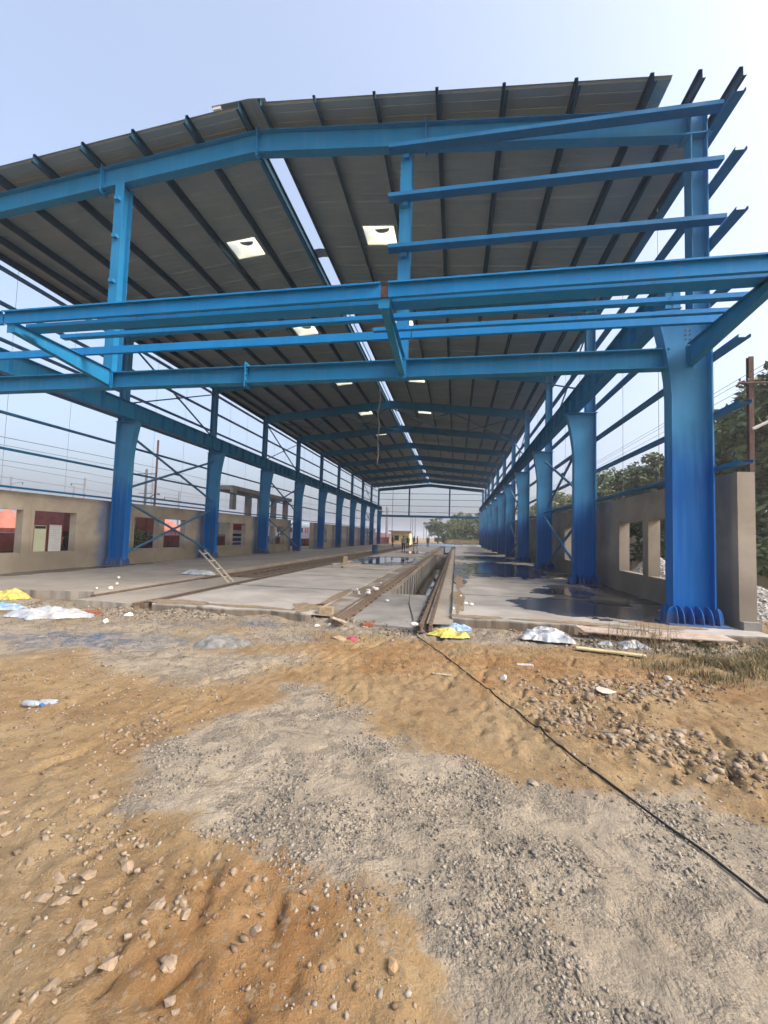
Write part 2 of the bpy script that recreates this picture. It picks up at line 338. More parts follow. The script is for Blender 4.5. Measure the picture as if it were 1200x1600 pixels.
oa = gme.attributes.new('red', 'FLOAT', 'POINT'); oa.data.foreach_set('value', np.clip(om, 0, 1).astype(np.float32).ravel())
def ground_mat():
    m, nt, bs, N, L = nodes('ground_dirt'); p = pos(nt)
    def attr(n_): a = N('ShaderNodeAttribute'); a.attribute_name = n_; return a.outputs['Fac']
    def cells(sc):
        v = N('ShaderNodeTexVoronoi'); v.inputs['Scale'].default_value = sc; v.inputs['Randomness'].default_value = 1.0
        wp = N('ShaderNodeVectorMath'); wp.operation = 'ADD'; nz = N('ShaderNodeTexNoise'); nz.inputs['Scale'].default_value = sc * .6; L(p, nz.inputs['Vector'])
        sc_ = N('ShaderNodeVectorMath'); sc_.operation = 'SCALE'; L(nz.outputs['Color'], sc_.inputs[0]); sc_.inputs['Scale'].default_value = .6 / sc; L(p, wp.inputs[0]); L(sc_.outputs[0], wp.inputs[1]); L(wp.outputs[0], v.inputs['Vector'])
        return sep(nt, v.outputs['Color']), v.outputs['Distance']
    n1 = noise_tex(nt, 1.1, 6, 0.62, p, 0.5); n2 = noise_tex(nt, 9, 6, 0.70, p); n3 = noise_tex(nt, 55, 5, 0.75, p); n4 = noise_tex(nt, 0.33, 3, 0.5, p); n5 = noise_tex(nt, 3.2, 5, 0.65, p, 0.8)
    c1, d1 = cells(42); c2, d2 = cells(95)
    tan = mixc(nt, ramp(nt, n1, 0.3, 0.7), (0.36, 0.235, 0.125), (0.50, 0.37, 0.22))
    tan = mixc(nt, fmath(nt, 'MULTIPLY', ramp(nt, n4, 0.45, 0.65), 0.5), tan, (0.45, 0.355, 0.24))
    tan = mixc(nt, fmath(nt, 'MULTIPLY', attr('red'), 0.75), tan, mixc(nt, ramp(nt, n1, 0.35, 0.65), (0.36, 0.18, 0.07), (0.50, 0.30, 0.145)))
    tan = mixc(nt, fmath(nt, 'MULTIPLY', ramp(nt, n5, 0.5, 0.7), 0.45), tan, (0.23, 0.145, 0.08))
    tan = mixc(nt, fmath(nt, 'MULTIPLY', ramp(nt, n2, 0.52, 0.68), 0.5), tan, (0.24, 0.15, 0.08))
    tan = mixc(nt, fmath(nt, 'MULTIPLY', ramp(nt, n3, 0.54, 0.7), 0.45), tan, (0.50, 0.41, 0.30))
    tan = mixc(nt, fmath(nt, 'MULTIPLY', fmath(nt, 'GREATER_THAN', c1[0], 0.86), 0.55), tan, mixc(nt, c1[1], (0.22, 0.15, 0.09), (0.54, 0.45, 0.34)))
    gr = mixc(nt, ramp(nt, n1, 0.32, 0.68), (0.45, 0.39, 0.31), (0.59, 0.52, 0.425))
    gr = mixc(nt, fmath(nt, 'MULTIPLY', ramp(nt, n5, 0.48, 0.66), 0.55), gr, (0.25, 0.225, 0.195))
    gr = mixc(nt, fmath(nt, 'MULTIPLY', ramp(nt, n2, 0.5, 0.66), 0.55), gr, (0.23, 0.21, 0.185))
    peb = fmath(nt, 'MULTIPLY', fmath(nt, 'GREATER_THAN', c1[0], 0.45), ramp(nt, n5, 0.47, 0.62))
    gr = mixc(nt, fmath(nt, 'MULTIPLY', peb, 0.5), gr, mixc(nt, c1[1], (0.17, 0.155, 0.14), (0.50, 0.455, 0.40)))
    gr = mixc(nt, fmath(nt, 'MULTIPLY', fmath(nt, 'GREATER_THAN', c2[0], 0.6), 0.32), gr, mixc(nt, c2[1], (0.18, 0.165, 0.15), (0.52, 0.475, 0.42)))
    gr = mixc(nt, fmath(nt, 'MULTIPLY', ramp(nt, noise_tex(nt, 2.3, 4, 0.6, p), 0.56, 0.7), 0.5), gr, (0.45, 0.36, 0.25))
    d = fmath(nt, 'ADD', attr('dust'), fmath(nt, 'MULTIPLY', fmath(nt, 'SUBTRACT', n2, 0.5), 1.1))
    dm = ramp(nt, d, 0.25, 0.75)
    c = mixc(nt, dm, tan, gr)
    pf = fmath(nt, 'MULTIPLY', fmath(nt, 'MULTIPLY', attr('paint'), ramp(nt, n2, 0.3, 0.62)), fmath(nt, 'ADD', .55, fmath(nt, 'MULTIPLY', ramp(nt, n3, .4, .6), .45)))
    c = mixc(nt, pf, c, (0.06, 0.16, 0.34))
    c = mixc(nt, 1.0, c, mixc(nt, dm, (0.64, 0.63, 0.58), (0.63, 0.615, 0.575)), 'MULTIPLY')
    L(c, bs.inputs['Base Color']); bs.inputs['Roughness'].default_value = 0.95; bs.inputs['Specular IOR Level'].default_value = 0.15
    h = fmath(nt, 'ADD', fmath(nt, 'MULTIPLY', n2, 0.8), fmath(nt, 'MULTIPLY', n3, 0.5))
    h = fmath(nt, 'SUBTRACT', h, fmath(nt, 'MULTIPLY', fmath(nt, 'ADD', fmath(nt, 'MULTIPLY', d1, 0.55), fmath(nt, 'MULTIPLY', d2, 0.3)), fmath(nt, 'ADD', 0.12, fmath(nt, 'MULTIPLY', fmath(nt, 'MULTIPLY', dm, ramp(nt, n5, 0.42, 0.6)), 0.8))))
    bump(nt, bs, h, 1.0, 0.035); return m
M['ground'] = ground_mat(); gme.materials.append(M['ground'])
tag(inst('ground', gme), kind='structure')
def gz(x, y): return float(ground_z(np.array([x]), np.array([y]))[0])

# ------------------------------------------------------------------ floor: slabs, tracks, pit
floor = thing('concrete_floor', (RID, 12, -0.02), None, None, kind='structure')
def slab(x0, x1, y0, y1, z1, mat, th=0.24, name='slab', zl=None, jag=0):
    b = MB(); zl = z1 if zl is None else zl; n = max(10, int((x1 - x0) / .09)) if jag else 1
    xs = [x0 + (x1 - x0) * i / n for i in range(n + 1)]
    ys = [y0 + (0 if not jag else jag * (1.3 * noise.noise(Vector((x * .9, 3, 1))) + .5 * noise.noise(Vector((x * 4, 5, 2))) + .12 * (random.random() - .5))) for x in xs]
    zt = [zl + (z1 - zl) * i / n for i in range(n + 1)]
    for i in range(n):
        v = [(xs[i], ys[i], zt[i] - th), (xs[i + 1], ys[i + 1], zt[i + 1] - th), (xs[i + 1], y1, zt[i + 1] - th), (xs[i], y1, zt[i] - th),
             (xs[i], ys[i], zt[i]), (xs[i + 1], ys[i + 1], zt[i + 1]), (xs[i + 1], y1, zt[i + 1]), (xs[i], y1, zt[i])]
        f = [(0, 3, 2, 1), (4, 5, 6, 7), (0, 1, 5, 4), (2, 3, 7, 6)]
        if i == 0: f.append((3, 0, 4, 7))
        if i == n - 1: f.append((1, 2, 6, 5))
        b.add(v, f)
    return b.build(name, mat, floor)
yj = [8.45, 12.1, 16.0, 20.0] + [24 + 4.1 * i for i in range(16)]
for i in range(len(yj) - 1): slab(-6.72, -2.98, yj[i] + (0.0 if i == 0 else 0.20), yj[i + 1], 0.0 + random.uniform(-.006, .004), M['slab'], jag=0.10 if i == 0 else 0)
yj2 = [9.0, 12.7, 16.9, 21.0, 23.2, 25.4, 27.6] + [30 + 2.6 * i for i in range(22)]
for i in range(len(yj2) - 1): slab(-0.05, 5.98, yj2[i] + (0.0 if i == 0 else 0.15), yj2[i + 1], random.uniform(-.006, .003), M['rslab'], jag=0.09 if i == 0 else 0)
yj3 = [9.2, 14.0, 19.0, 25, 32, 39, 46, 54, 62, 70, 78, 86]
for i in range(len(yj3) - 1): slab(-16.9, -9.45 if i else -9.0, yj3[i] + (0 if i == 0 else 0.02), yj3[i + 1], 0.03, M['lslab'], zl=-0.17, th=0.5, jag=0.16 if i == 0 else 0)
slab(-8.66, -7.22, 8.4, 13.2, -0.03, M['lslab'], jag=0.1); slab(-8.66, -7.22, 13.25, 14.6, -0.06, M['lslab'])
slab(-2.18, -0.78, 8.35, 13.0, -0.13, M['grey'], th=0.12, name='pit_cover', jag=0.06)
slab(-2.10, -0.78, 41.0, 42.6, -0.06, M['grey'], th=0.2, name='pit_cover')
sb = MB()                                                  # hard fill under the slabs, between the pit walls
sb.box(-17.15, -9.0, 9.15, 86, -1.0, -0.26); sb.box(-9.0, -2.95, 8.6, 86, -1.0, -0.20); sb.box(-0.05, 6.2, 9.15, 86, -1.0, -0.19); sb.box(-2.2, -0.75, 8.5, 13.0, -1.2, -0.26)
sb.build('fill', M['sub'], floor)
for nm, x0, x1 in (('pit_wall', -2.95, -2.14), ('pit_wall', -0.80, -0.05)):
    b = MB(); b.box(x0, x1, 8.3, 86, -1.6, -0.15); b.build(nm, M['pit'], floor)
b = MB(); b.box(-2.14, -0.80, 13.0, 86, -1.62, -1.45); b.build('pit_floor', M['pit'], floor)
for i in range(34):                                        # pilasters along the pit wall
    y = 13.3 + i * 1.1; b = MB(); b.box(-2.14, -2.07, y, y + 0.22, -1.45, -0.30); b.build('pilaster', M['grey'], floor)
b = MB(); b.box(-2.12, -0.82, 14.5, 40, -1.449, -1.40); b.build('pit_water', M['water'], floor)
RAILP = [(-0.07, 0), (0.07, 0), (0.07, 0.015), (0.012, 0.035), (0.012, 0.115), (0.036, 0.125), (0.036, 0.155), (-0.036, 0.155), (-0.036, 0.125), (-0.012, 0.115), (-0.012, 0.035), (-0.07, 0.015)]
for xr, ya, nm, lab in ((-2.30, 8.15, 'rail', 'rusty rail along the left edge of the inspection pit'), (-0.62, 8.05, 'rail', 'rusty rail along the right edge of the inspection pit'),
                        (-7.10, 8.35, 'rail', 'rail half sunk beside the middle floor slab'), (-8.78, 9.0, 'rail', 'rail half sunk beside the left platform')):
    t = thing(nm, (xr, ya, -0.15), lab, 'rail', 'rails of the two sunken tracks')
    zz = -0.15 if xr > -3 else -0.165
    b = MB(); b.prism(RAILP, (xr, ya, zz), (xr, 86, zz)); b.build('running_rail', M['rail'], t)
    g = 0.17 if xr in (-0.62, -7.10) else -0.17
    b = MB(); b.prism([(-.03, 0), (.03, 0), (.03, .13), (-.03, .13)], (xr + g, ya + 0.1, zz), (xr + g, 86, zz)); b.build('guard_rail', M['rail'], t)
    for i in range(26):
        b = MB(); b.box(xr - .13, xr + .13, ya + .35 + i * .65, ya + .47 + i * .65, zz - .01, zz + .022); b.build('tie_plate', M['rust'], t)
# loose earth in the unfinished trench of the left track
n_ = 140; b = MB()
tx = np.linspace(-9.42, -7.2, 9); ty = np.linspace(14.6, 84, n_); TX, TY = np.meshgrid(tx, ty); TZ = -0.165 + fbm(TX, TY, 1.1, 4, 40) * 0.16
b.add(list(zip(TX.ravel(), TY.ravel(), TZ.ravel())), [(j * 9 + i, j * 9 + i + 1, (j + 1) * 9 + i + 1, (j + 1) * 9 + i) for j in range(n_ - 1) for i in range(8)])
tag(b.build('trench_soil', M['sub'], None, True), kind='structure')
tx = np.linspace(-2.97, -2.36, 4); ty = np.linspace(8.5, 60, 120); TX, TY = np.meshgrid(tx, ty); TZ = -0.035 + fbm(TX, TY, 1.8, 4, 41) * 0.06
b = MB(); b.add(list(zip(TX.ravel(), TY.ravel(), TZ.ravel())), [(j * 4 + i, j * 4 + i + 1, (j + 1) * 4 + i + 1, (j + 1) * 4 + i) for j in range(119) for i in range(3)])
tag(b.build('rail_bedding', M['slab'], None, True), kind='structure')
tx = np.linspace(-0.55, -0.02, 4); TX, TY = np.meshgrid(tx, ty); TZ = -0.06 + fbm(TX, TY, 1.8, 4, 42) * 0.06
b = MB(); b.add(list(zip(TX.ravel(), TY.ravel(), TZ.ravel())), [(j * 4 + i, j * 4 + i + 1, (j + 1) * 4 + i + 1, (j + 1) * 4 + i) for j in range(119) for i in range(3)])
tag(b.build('rail_bedding', M['lslab'], None, True), kind='structure')
def puddle(cx_, cy_, rx, ry, z, seed, n=64):
    pts = []
    for i in range(n):
        a = 2 * math.pi * i / n; r = 1 + 0.55 * (noise.noise(Vector((math.cos(a) * 1.5 + seed, math.sin(a) * 1.5, seed * 2.3)))) + 0.15 * noise.noise(Vector((math.cos(a) * 5 + seed, math.sin(a) * 5, 1)))
        pts.append((cx_ + rx * r * math.cos(a), cy_ + ry * r * math.sin(a), z))
    b = MB(); b.add(pts, [tuple(range(n))]); o = b.build('puddle', M['water']); return tag(o, kind='structure')
M['drift'] = plain('soil_drift', (0.30, 0.225, 0.145), .95, 0, .35, 9, .4)
def drift(cx_, cy_, rx, ry, z, seed):
    o = puddle(cx_, cy_, rx, ry, z, seed, 90); o.name = 'soil_drift'; o.data.materials.clear(); o.data.materials.append(M['drift'])
for a_ in ((-6.2, 8.75, .75, .30, .0065, 3.1), (-4.6, 8.72, .9, .16, .0065, 5.7), (-3.3, 9.1, .35, .6, .0065, 7.3), (.45, 9.2, .55, .18, .0065, 2.9), (2.4, 9.25, 1.1, .16, .0065, 6.6), (4.2, 9.5, .7, .3, .0065, 8.8), (.12, 11.5, .16, 1.9, .0065, 1.7), (.15, 16.5, .16, 2.4, .0065, 4.6), (-3.1, 11.0, .12, 1.6, .0065, 9.9)): drift(*a_)
puddle(-4.35, 28.6, 1.5, 3.4, 0.008, 1.3); puddle(2.35, 24.6, 2.1, 5.0, 0.008, 4.1); puddle(3.75, 14.6, 0.75, 1.0, 0.008, 2.2)
puddle(4.3, 12.6, 0.55, 0.5, 0.008, 6.2); puddle(2.6, 37, 1.8, 3.2, 0.008, 8.2); puddle(-4.2, 43.5, 1.2, 2.2, 0.008, 9.4)

# ------------------------------------------------------------------ side walls with window openings
def wall_boxes(b, x0, x1, y0, y1, z0, z1, ops, oz0, oz1):
    ys = y0
    for a, c in ops:
        if c <= y0 or a >= y1: continue
        b.box(x0, x1, ys, a, z0, z1); b.box(x0, x1, a, c, z0, oz0); b.box(x0, x1, a, c, oz1, z1); ys = c
    b.box(x0, x1, ys, y1, z0, z1)
def make_wall(x0, x1, y0, y1, z1, offs, oz, label, name='side_wall', lintel=1):
    t = thing(name, ((x0 + x1) / 2, y0, -0.3), label, 'wall')
    ops = [(YK[k] + a, YK[k] + c) for k in range(NB) for a, c in offs if YK[k] + a > y0 + .2 and YK[k] + c < y1 - .2]
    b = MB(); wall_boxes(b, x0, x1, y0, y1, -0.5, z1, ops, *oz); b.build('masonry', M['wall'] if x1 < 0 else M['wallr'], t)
    xi = x1 if x1 < 0 else x0; s = 1 if x1 < 0 else -1
    for a, c in ops:                                       # thin render coat round each opening
        b = MB(); e = 0.012 * s
        for (ya, yc, za, zc) in ((a - .14, a - .002, oz[0] - .12, oz[1] + .12), (c + .002, c + .14, oz[0] - .12, oz[1] + .12)):
            b.box(min(xi, xi + e), max(xi, xi + e), ya, yc, za, zc)
        b.build('reveal_band', M['wall'] if x1 < 0 else M['wallr'], t)
    return t
make_wall(-16.88, -16.56, 9.0, 40.0, 2.93, [(1.75, 3.55), (4.0, 5.85)], (0.58, 2.24), 'left plastered wall with window openings, nearest stretch behind the columns')
make_wall(-16.88, -16.56, 46.4, 85.2, 2.93, [(2.6, 4.6)], (0.58, 2.24), 'far left plastered wall stretch beyond the open gap')
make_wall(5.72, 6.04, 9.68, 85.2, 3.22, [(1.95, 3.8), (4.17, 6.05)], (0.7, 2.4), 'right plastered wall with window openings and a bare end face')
for (k, yc) in ((1, 17.43), (2, 24.9), (0, 9.9)):
    b = MB(); b.box(5.72, 6.04, 9.55, 9.679, -0.6, 0.16) if k == 0 else None
    if b.v: tag(b.build('wall_footing', M['grey']), 'rough grey footing block under the right wall end', 'footing')
# ------------------------------------------------------------------ the steel shed
shed = thing('steel_shed', (RID, Y0, 0), 'long blue steel workshop shed with open sides and grey metal roof', 'shed')
def col_shaft(sd):
    b = MB(); s = sd['s']; XO, XI, zb = sd['XO'], sd['XI'], sd['zb']
    prof = [(zb, 0), (4.9, 0), (5.3, .025), (5.7, .075), (6.1, .14), (6.45, .21), (6.75, .27)]
    inner = [(XI - s * d, 0, z) for z, d in prof]
    t = .012
    for (p0, p1) in zip(inner[:-1], inner[1:]):            # web and inner flange, cut in steps along the flare
        b.plate([(p0[0], -t, p0[2]), (XO, -t, p0[2]), (XO, -t, p1[2]), (p1[0], -t, p1[2])], (0, 2 * t, 0))
        b.plate([(p0[0], -.17, p0[2]), (p1[0], -.17, p1[2]), (p1[0], .17, p1[2]), (p0[0], .17, p0[2])], (-s * .03, 0, 0))
    x0, x1 = sorted((XO, XO + s * .03)); b.box(x0, x1, -.17, .17, zb, 6.75)
    return b.mesh('column', M['col'])
def gusset_set(sd):
    """plates (each one mesh) that fan round the foot of a column"""
    s, XO, XI, zb = sd['s'], sd['XO'], sd['XI'], sd['zb']; out = []
    def fin(o, d, w, h):                                    # o: foot point at the column, d: outward direction, curved outer edge
        d = Vector(d); nrm = Vector((-d.y, d.x, 0)) * .012; pts = [Vector(o)]
        for i in range(7):
            a = i / 6 * math.pi / 2; pts.append(Vector(o) + d * (w * math.cos(a) ** .75 if a < 1.57 else 0) + Vector((0, 0, h * math.sin(a) ** .9)))
        b = MB(); b.plate(pts, nrm); out.append(b.mesh('gusset', M['col']))
    z = zb + .04
    for i in range(4):
        x = XI + (XO - XI) * (i + .6) / 4.2
        fin((x, -.012, z), (0, -1, 0), .31, .34); fin((x, .012, z), (0, 1, 0), .31, .34)
    for y in (-.16, -.02, .12):
        fin((XI - s * .03, y, z), (-s, 0, 0), .14, .34); fin((XO + s * .03, y, z), (s, 0, 0), .14, .34)
    for xx in (XI - s * .015, XO + s * .015): fin((xx, -.17, z), (0, -1, 0), .14, .34)
    return out
colmesh = {s: col_shaft(SIDE[s]) for s in (1, -1)}; gus = {s: gusset_set(SIDE[s]) for s in (1, -1)}
upm, capm, basem, cleatm = {}, {}, {}, {}
for s in (1, -1):
    d = SIDE[s]; xm = (d['XO'] + d['UI']) / 2
    b = MB(); b.prism(prof_I(abs(d['XO'] - d['UI']) + .03 * 0, .30, .02, .012), (xm, 0, 6.78), (xm, 0, raft_bot(d['UI']) + .62), (1, 0, 0)); upm[s] = b.mesh('upper_post', M['col'])
    x0, x1 = sorted((d['XI'] - s * .33, d['XO'] + s * .07)); b = MB(); b.box(x0, x1, -.2, .2, 6.751, 6.779); capm[s] = b.mesh('cap_plate', M['col'])
    x0, x1 = sorted((d['XI'] - s * .19, d['XO'] + s * .19)); b = MB(); b.box(x0, x1, -.34, .34, d['zb'] + .002, d['zb'] + .039); basem[s] = b.mesh('base_plate', M['col'])
    b = MB(); x0, x1 = sorted((d['UI'] - s * .12, d['XO'] + s * .1)); b.box(x0, x1, -.17, .17, raft_bot(d['UI']) - .03, raft_bot(d['UI']) - .004); cleatm[s] = b.mesh('eave_plate', M['col'])
for k, y in enumerate(YK):
    for s in (1, -1):
        c = inst('column', colmesh[s], shed, (0, y, 0))
        for nm, me in (('upper_post', upm[s]), ('cap_plate', capm[s]), ('base_plate', basem[s]), ('eave_plate', cleatm[s])): inst(nm, me, c, (0, y, 0))
        if k <= 3:
            for me in gus[s]: inst('gusset', me, c, (0, y, 0))
        d = SIDE[s]
        if k in (0, 1, 2):                                  # bolt group near the column head
            b = MB(); xc = (d['XI'] + d['XO']) / 2
            for r_ in range(3):
                for c_ in (-1, 1): b.prism(prof_O(.016, 6), (xc + c_ * .045, y - .013, 6.4 - r_ * .1), (xc + c_ * .045, y - .034, 6.4 - r_ * .1), (0, 0, 1))
            b.build('bolt_group', M['bolt'], c)['kind'] = 'stuff'
# rafters with splice plates
def rafter_mesh(s):
    xe = SIDE[s]['UI']; b = MB(); h = .62
    p = Vector((RID + s * .014, 0, raft_bot(RID) + h / 2)); q = Vector((xe, 0, raft_bot(xe) + h / 2)); d = (q - p).normalized(); up = Vector((0, 1, 0)).cross(d) * (-1 if s > 0 else 1)
    sd = Vector((0, 1, 0)); n = up if up.z > 0 else -up
    prof = prof_I(h, .24, .018, .012); m_ = len(prof)
    vs_ = [p + sd * a + n * c for a, c in prof] + [q + sd * a + n * c for a, c in prof]
    b.add(vs_, [tuple(range(m_)), tuple(range(2 * m_ - 1, m_ - 1, -1))] + [(i, i + m_, (i + 1) % m_ + m_, (i + 1) % m_) for i in range(m_)])
    return b.mesh('rafter', M['beam'])
rafm = {s: rafter_mesh(s) for s in (1, -1)}
def splice_mesh(x, ext=.11):
    b = MB(); z0 = raft_bot(x) - ext; z1 = raft_bot(x) + .62 + ext; b.box(x - .012, x + .012, -.14, .14, z0, z1)
    for zz in (z0 + .05, z0 + .18, z1 - .05, z1 - .18):
        for yy in (-.09, .09): b.prism(prof_O(.022, 6), (x + .012, yy, zz), (x + .045, yy, zz))
    for sgn in (-1, 1): b.plate([(x + sgn * .012, -.006, z0), (x + sgn * .16, -.006, z0 + ext), (x + sgn * .012, -.006, z0 + ext)], (0, .012, 0))
    return b.mesh('splice_plate', M['beam'])
spl = [splice_mesh(x) for x in (RID, -10.3, -0.95)]
for k, y in enumerate(YK):
    for s in (1, -1):
        r_ = inst('rafter', rafm[s], shed, (0, y, 0))
        if s > 0: inst('splice_plate', spl[0], r_, (0, y, 0)); inst('splice_plate', spl[2], r_, (0, y, 0))
        else: inst('splice_plate', spl[1], r_, (0, y, 0))
# crane girders on the column heads
for s, xg in ((1, 4.60), (-1, -15.45)):
    for k in range(NB):
        b = MB(); ya = YK[k] + (-.15 if k == 0 else .004); yb = YK[k + 1] - .004
        b.prism(prof_I(.78, .34, .022, .014), (xg, ya, 7.24), (xg, yb, 7.24))
        for i in range(9):
            yy = ya + .02 + (yb - ya - .05) * i / 8
            b.box(xg + .008, xg + .15, yy, yy + .012, 6.875, 7.605); b.box(xg - .15, xg - .008, yy, yy + .012, 6.875, 7.605)
        g = b.build('crane_girder', M['beam'], shed)
        b = MB(); b.box(xg - .13, xg + .13, YK[k] - .12, YK[k] + .16, 6.781, 6.848); b.build('bearing_plate', M['beam'], g)
        b = MB(); x0, x1 = sorted((xg + s * .17, SIDE[s]['UI'] - s * .002)); b.box(x0, x1, YK[k] - .05, YK[k] + .05, 7.45, 7.47); b.build('girder_tie', M['beam'], g)
# purlins, one length per bay
PUR = [-5.15, -3.685, -2.15, -.63, .91, 2.47, 4.01, 4.94, 5.70, -5.74, -7.25, -8.86, -10.42, -11.99, -13.55, -15.05, -16.0, -16.85]
def purlin_mesh(x, ya, yb):
    s = 1 if x > RID else -1; b = MB(); b.prism([(a * s, c) for a, c in prof_Z(.205, .07, .006)], (x, ya, roof_z(x) - .212), (x, yb, roof_z(x) - .212)); return b.mesh('purlin', M['purlin'])
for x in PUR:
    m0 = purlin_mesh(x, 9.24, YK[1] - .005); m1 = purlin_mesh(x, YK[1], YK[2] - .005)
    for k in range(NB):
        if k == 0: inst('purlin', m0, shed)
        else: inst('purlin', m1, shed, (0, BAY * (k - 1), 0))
# ridge beams either side of the open ridge slot
for x, ya_ in ((-5.93, 9.9), (-5.47, 17.2)):
    b = MB(); b.prism(prof_C(.10 if x < -5.6 else .04, .05, .006), (x, ya_, roof_z(x) - .16), (x, 85.2, roof_z(x) - .16)); b.build('ridge_channel', M['girt'], shed)
# roof sheets: one object per sheet, ribs on each lap
PW = 1.0715; NP = 71
def sheet(xa, xb, cut=None):
    b = MB(); segs = [(xa, xb)] if cut is None else [(xa, cut[0]), (cut[1], xb)]
    prof = [(0, .0), (.03, .032), (.06, .032), (.09, 0)] + [(.26, 0), (.27, .008), (.29, .008), (.30, 0), (.52, 0), (.53, .008), (.55, .008), (.56, 0), (.78, 0), (.79, .008), (.81, .008), (.82, 0)] + [(PW - .003, 0)]
    for (u, v) in segs:
        n = len(prof); vs_ = []
        for x in (u, v):
            vs_ += [(x, a, roof_z(x) + c) for a, c in prof] + [(x, a, roof_z(x) + c + .004) for a, c in prof]
        fs_ = []
        for i in range(n - 1):
            fs_ += [(i, i + 1, 2 * n + i + 1, 2 * n + i), (n + i, 3 * n + i, 3 * n + i + 1, n + i + 1), (i, n + i, n + i + 1, i + 1), (2 * n + i, 2 * n + i + 1, 3 * n + i + 1, 3 * n + i)]
        fs_ += [(0, 2 * n, 3 * n, n), (n - 1, 2 * n - 1, 4 * n - 1, 3 * n - 1)]
        b.add(vs_, fs_)
    return b.mesh('roof_sheet', M['roof'])
SKY_R, SKY_L = (-3.52, -2.30), (-8.74, -7.52)
shR, shRs, shR0 = sheet(-5.18, 5.78), sheet(-5.18, 5.78, SKY_R), sheet(-5.18, 4.43)
shL, shLs = sheet(-17.15, -5.80), sheet(-17.15, -5.80, SKY_L)
SKI = {4, 10, 17, 24, 31, 38, 45, 52, 59, 66}
def skylight_meshes(cut):
    a, c = cut; b = MB(); za, zc = roof_z(a), roof_z(c)
    fr = MB()
    for (x0, x1, y0, y1) in ((a, a + .05, 0, PW - .004), (c - .05, c, 0, PW - .004), (a + .05, c - .05, 0, .05), (a + .05, c - .05, PW - .054, PW - .004)):
        fr.plate([(x0, y0, roof_z(x0) - .012), (x1, y0, roof_z(x1) - .012), (x1, y1, roof_z(x1) - .012), (x0, y1, roof_z(x0) - .012)], (0, 0, .05))
    pn = MB(); n = 10; pts = []                              # domed translucent pane
    for j in range(n + 1):
        for i in range(n + 1):
            x = a + .05 + (c - a - .1) * i / n; y = .05 + (PW - .104) * j / n
            pts.append((x, y, roof_z(x) + .005 + .20 * math.sin(math.pi * i / n) ** .6 * math.sin(math.pi * j / n) ** .6))
    pn.add(pts, [(j * (n + 1) + i, j * (n + 1) + i + 1, (j + 1) * (n + 1) + i + 1, (j + 1) * (n + 1) + i) for j in range(n) for i in range(n)])
    vt = MB(); cx_, cy_ = (a + c) / 2 + .1, .30; zz = roof_z(cx_) + .07  # half-disc plate shaped as the dark crescent of the vent's shadow
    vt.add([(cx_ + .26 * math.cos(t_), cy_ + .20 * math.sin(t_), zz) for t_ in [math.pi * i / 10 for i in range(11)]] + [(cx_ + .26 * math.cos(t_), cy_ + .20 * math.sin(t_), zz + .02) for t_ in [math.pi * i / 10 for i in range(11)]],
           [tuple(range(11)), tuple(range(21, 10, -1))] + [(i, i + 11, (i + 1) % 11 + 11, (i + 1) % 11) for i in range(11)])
    return fr.mesh('skylight', M['roof']), pn.mesh('pane', M['pane'], True), vt.mesh('vent_shadow_disc', M['roof'])
skm = {1: skylight_meshes(SKY_R), -1: skylight_meshes(SKY_L)}
for i in range(NP):
    y = 9.33 + PW * i
    inst('roof_sheet', shR0 if i == 0 else (shRs if i in SKI else shR), shed, (0, y, 0)); inst('roof_sheet', shLs if i in SKI else shL, shed, (0, y, 0))
    if i in SKI:
        for s in (1, -1):
            o = inst('skylight', skm[s][0], shed, (0, y, 0)); inst('pane', skm[s][1], o, (0, y, 0)); inst('vent_shadow_disc', skm[s][2], o, (0, y, 0))
# ridge capping, only partly laid
def cap(ya, yb, xa=-5.95, xb=-5.05):
    b = MB(); z = roof_z(RID) + .06
    b.plate([(xa, ya, z - .03), (RID, ya, z + .02), (RID, yb, z + .02), (xa, yb, z - .03)], (0, 0, .005)); b.plate([(RID, ya, z + .02), (xb, ya, z - .03), (xb, yb, z - .03), (RID, yb, z + .02)], (0, 0, .005)); b.build('ridge_cap', M['roof'], shed)
cap(9.30, 10.75, -6.55); cap(14.95, 15.45)
b = MB(); b.box(-6.52, -6.3, 9.32, 9.5, roof_z(-6.4) + .04, roof_z(-6.4) + .14); b.build('foam_closer', M['white'], shed)
# side girts (channels, web flat) and sag rods
for s, zs in ((1, [3.28, 4.45, 5.75, 7.05, 8.35, 9.6, 10.85]), (-1, [3.02, 4.4, 5.7, 7.0, 8.3, 9.6, 10.85])):
    xo = SIDE[s]['XO'] + s * .032; xa = xo if s > 0 else xo - .22
    b = MB(); b.prism(prof_C(.22, .065, .006, .02), (xa, 8.95, 0), (xa, YK[1] - .06, 0)); g0 = b.mesh('girt', M['girt'])
    b = MB(); b.prism(prof_C(.22, .065, .006, .02), (xa, YK[1] - .05, 0), (xa, YK[2] - .06, 0)); g1 = b.mesh('girt', M['girt'])
    b = MB(); xb_ = xo - s * .0; b.box(min(xo, xo + s * .1), max(xo, xo + s * .1), -.06, .06, 0.01, 0.022); cl = b.mesh('girt_cleat', M['girt'])
    for z in zs:
        for k in range(NB):
            g = inst('girt', g0 if k == 0 else g1, shed, (0, 0 if k == 0 else BAY * (k - 1), z))
    for k in range(NB):
        for f in (1 / 3, 2 / 3):
            y = YK[k] + BAY * f; b = MB(); b.prism(prof_O(.007, 4), (xo + s * .1, y, zs[0] + .02), (xo + s * .1, y, 11.2), (0, 1, 0)); b.build('sag_rod', M['rod'], shed)
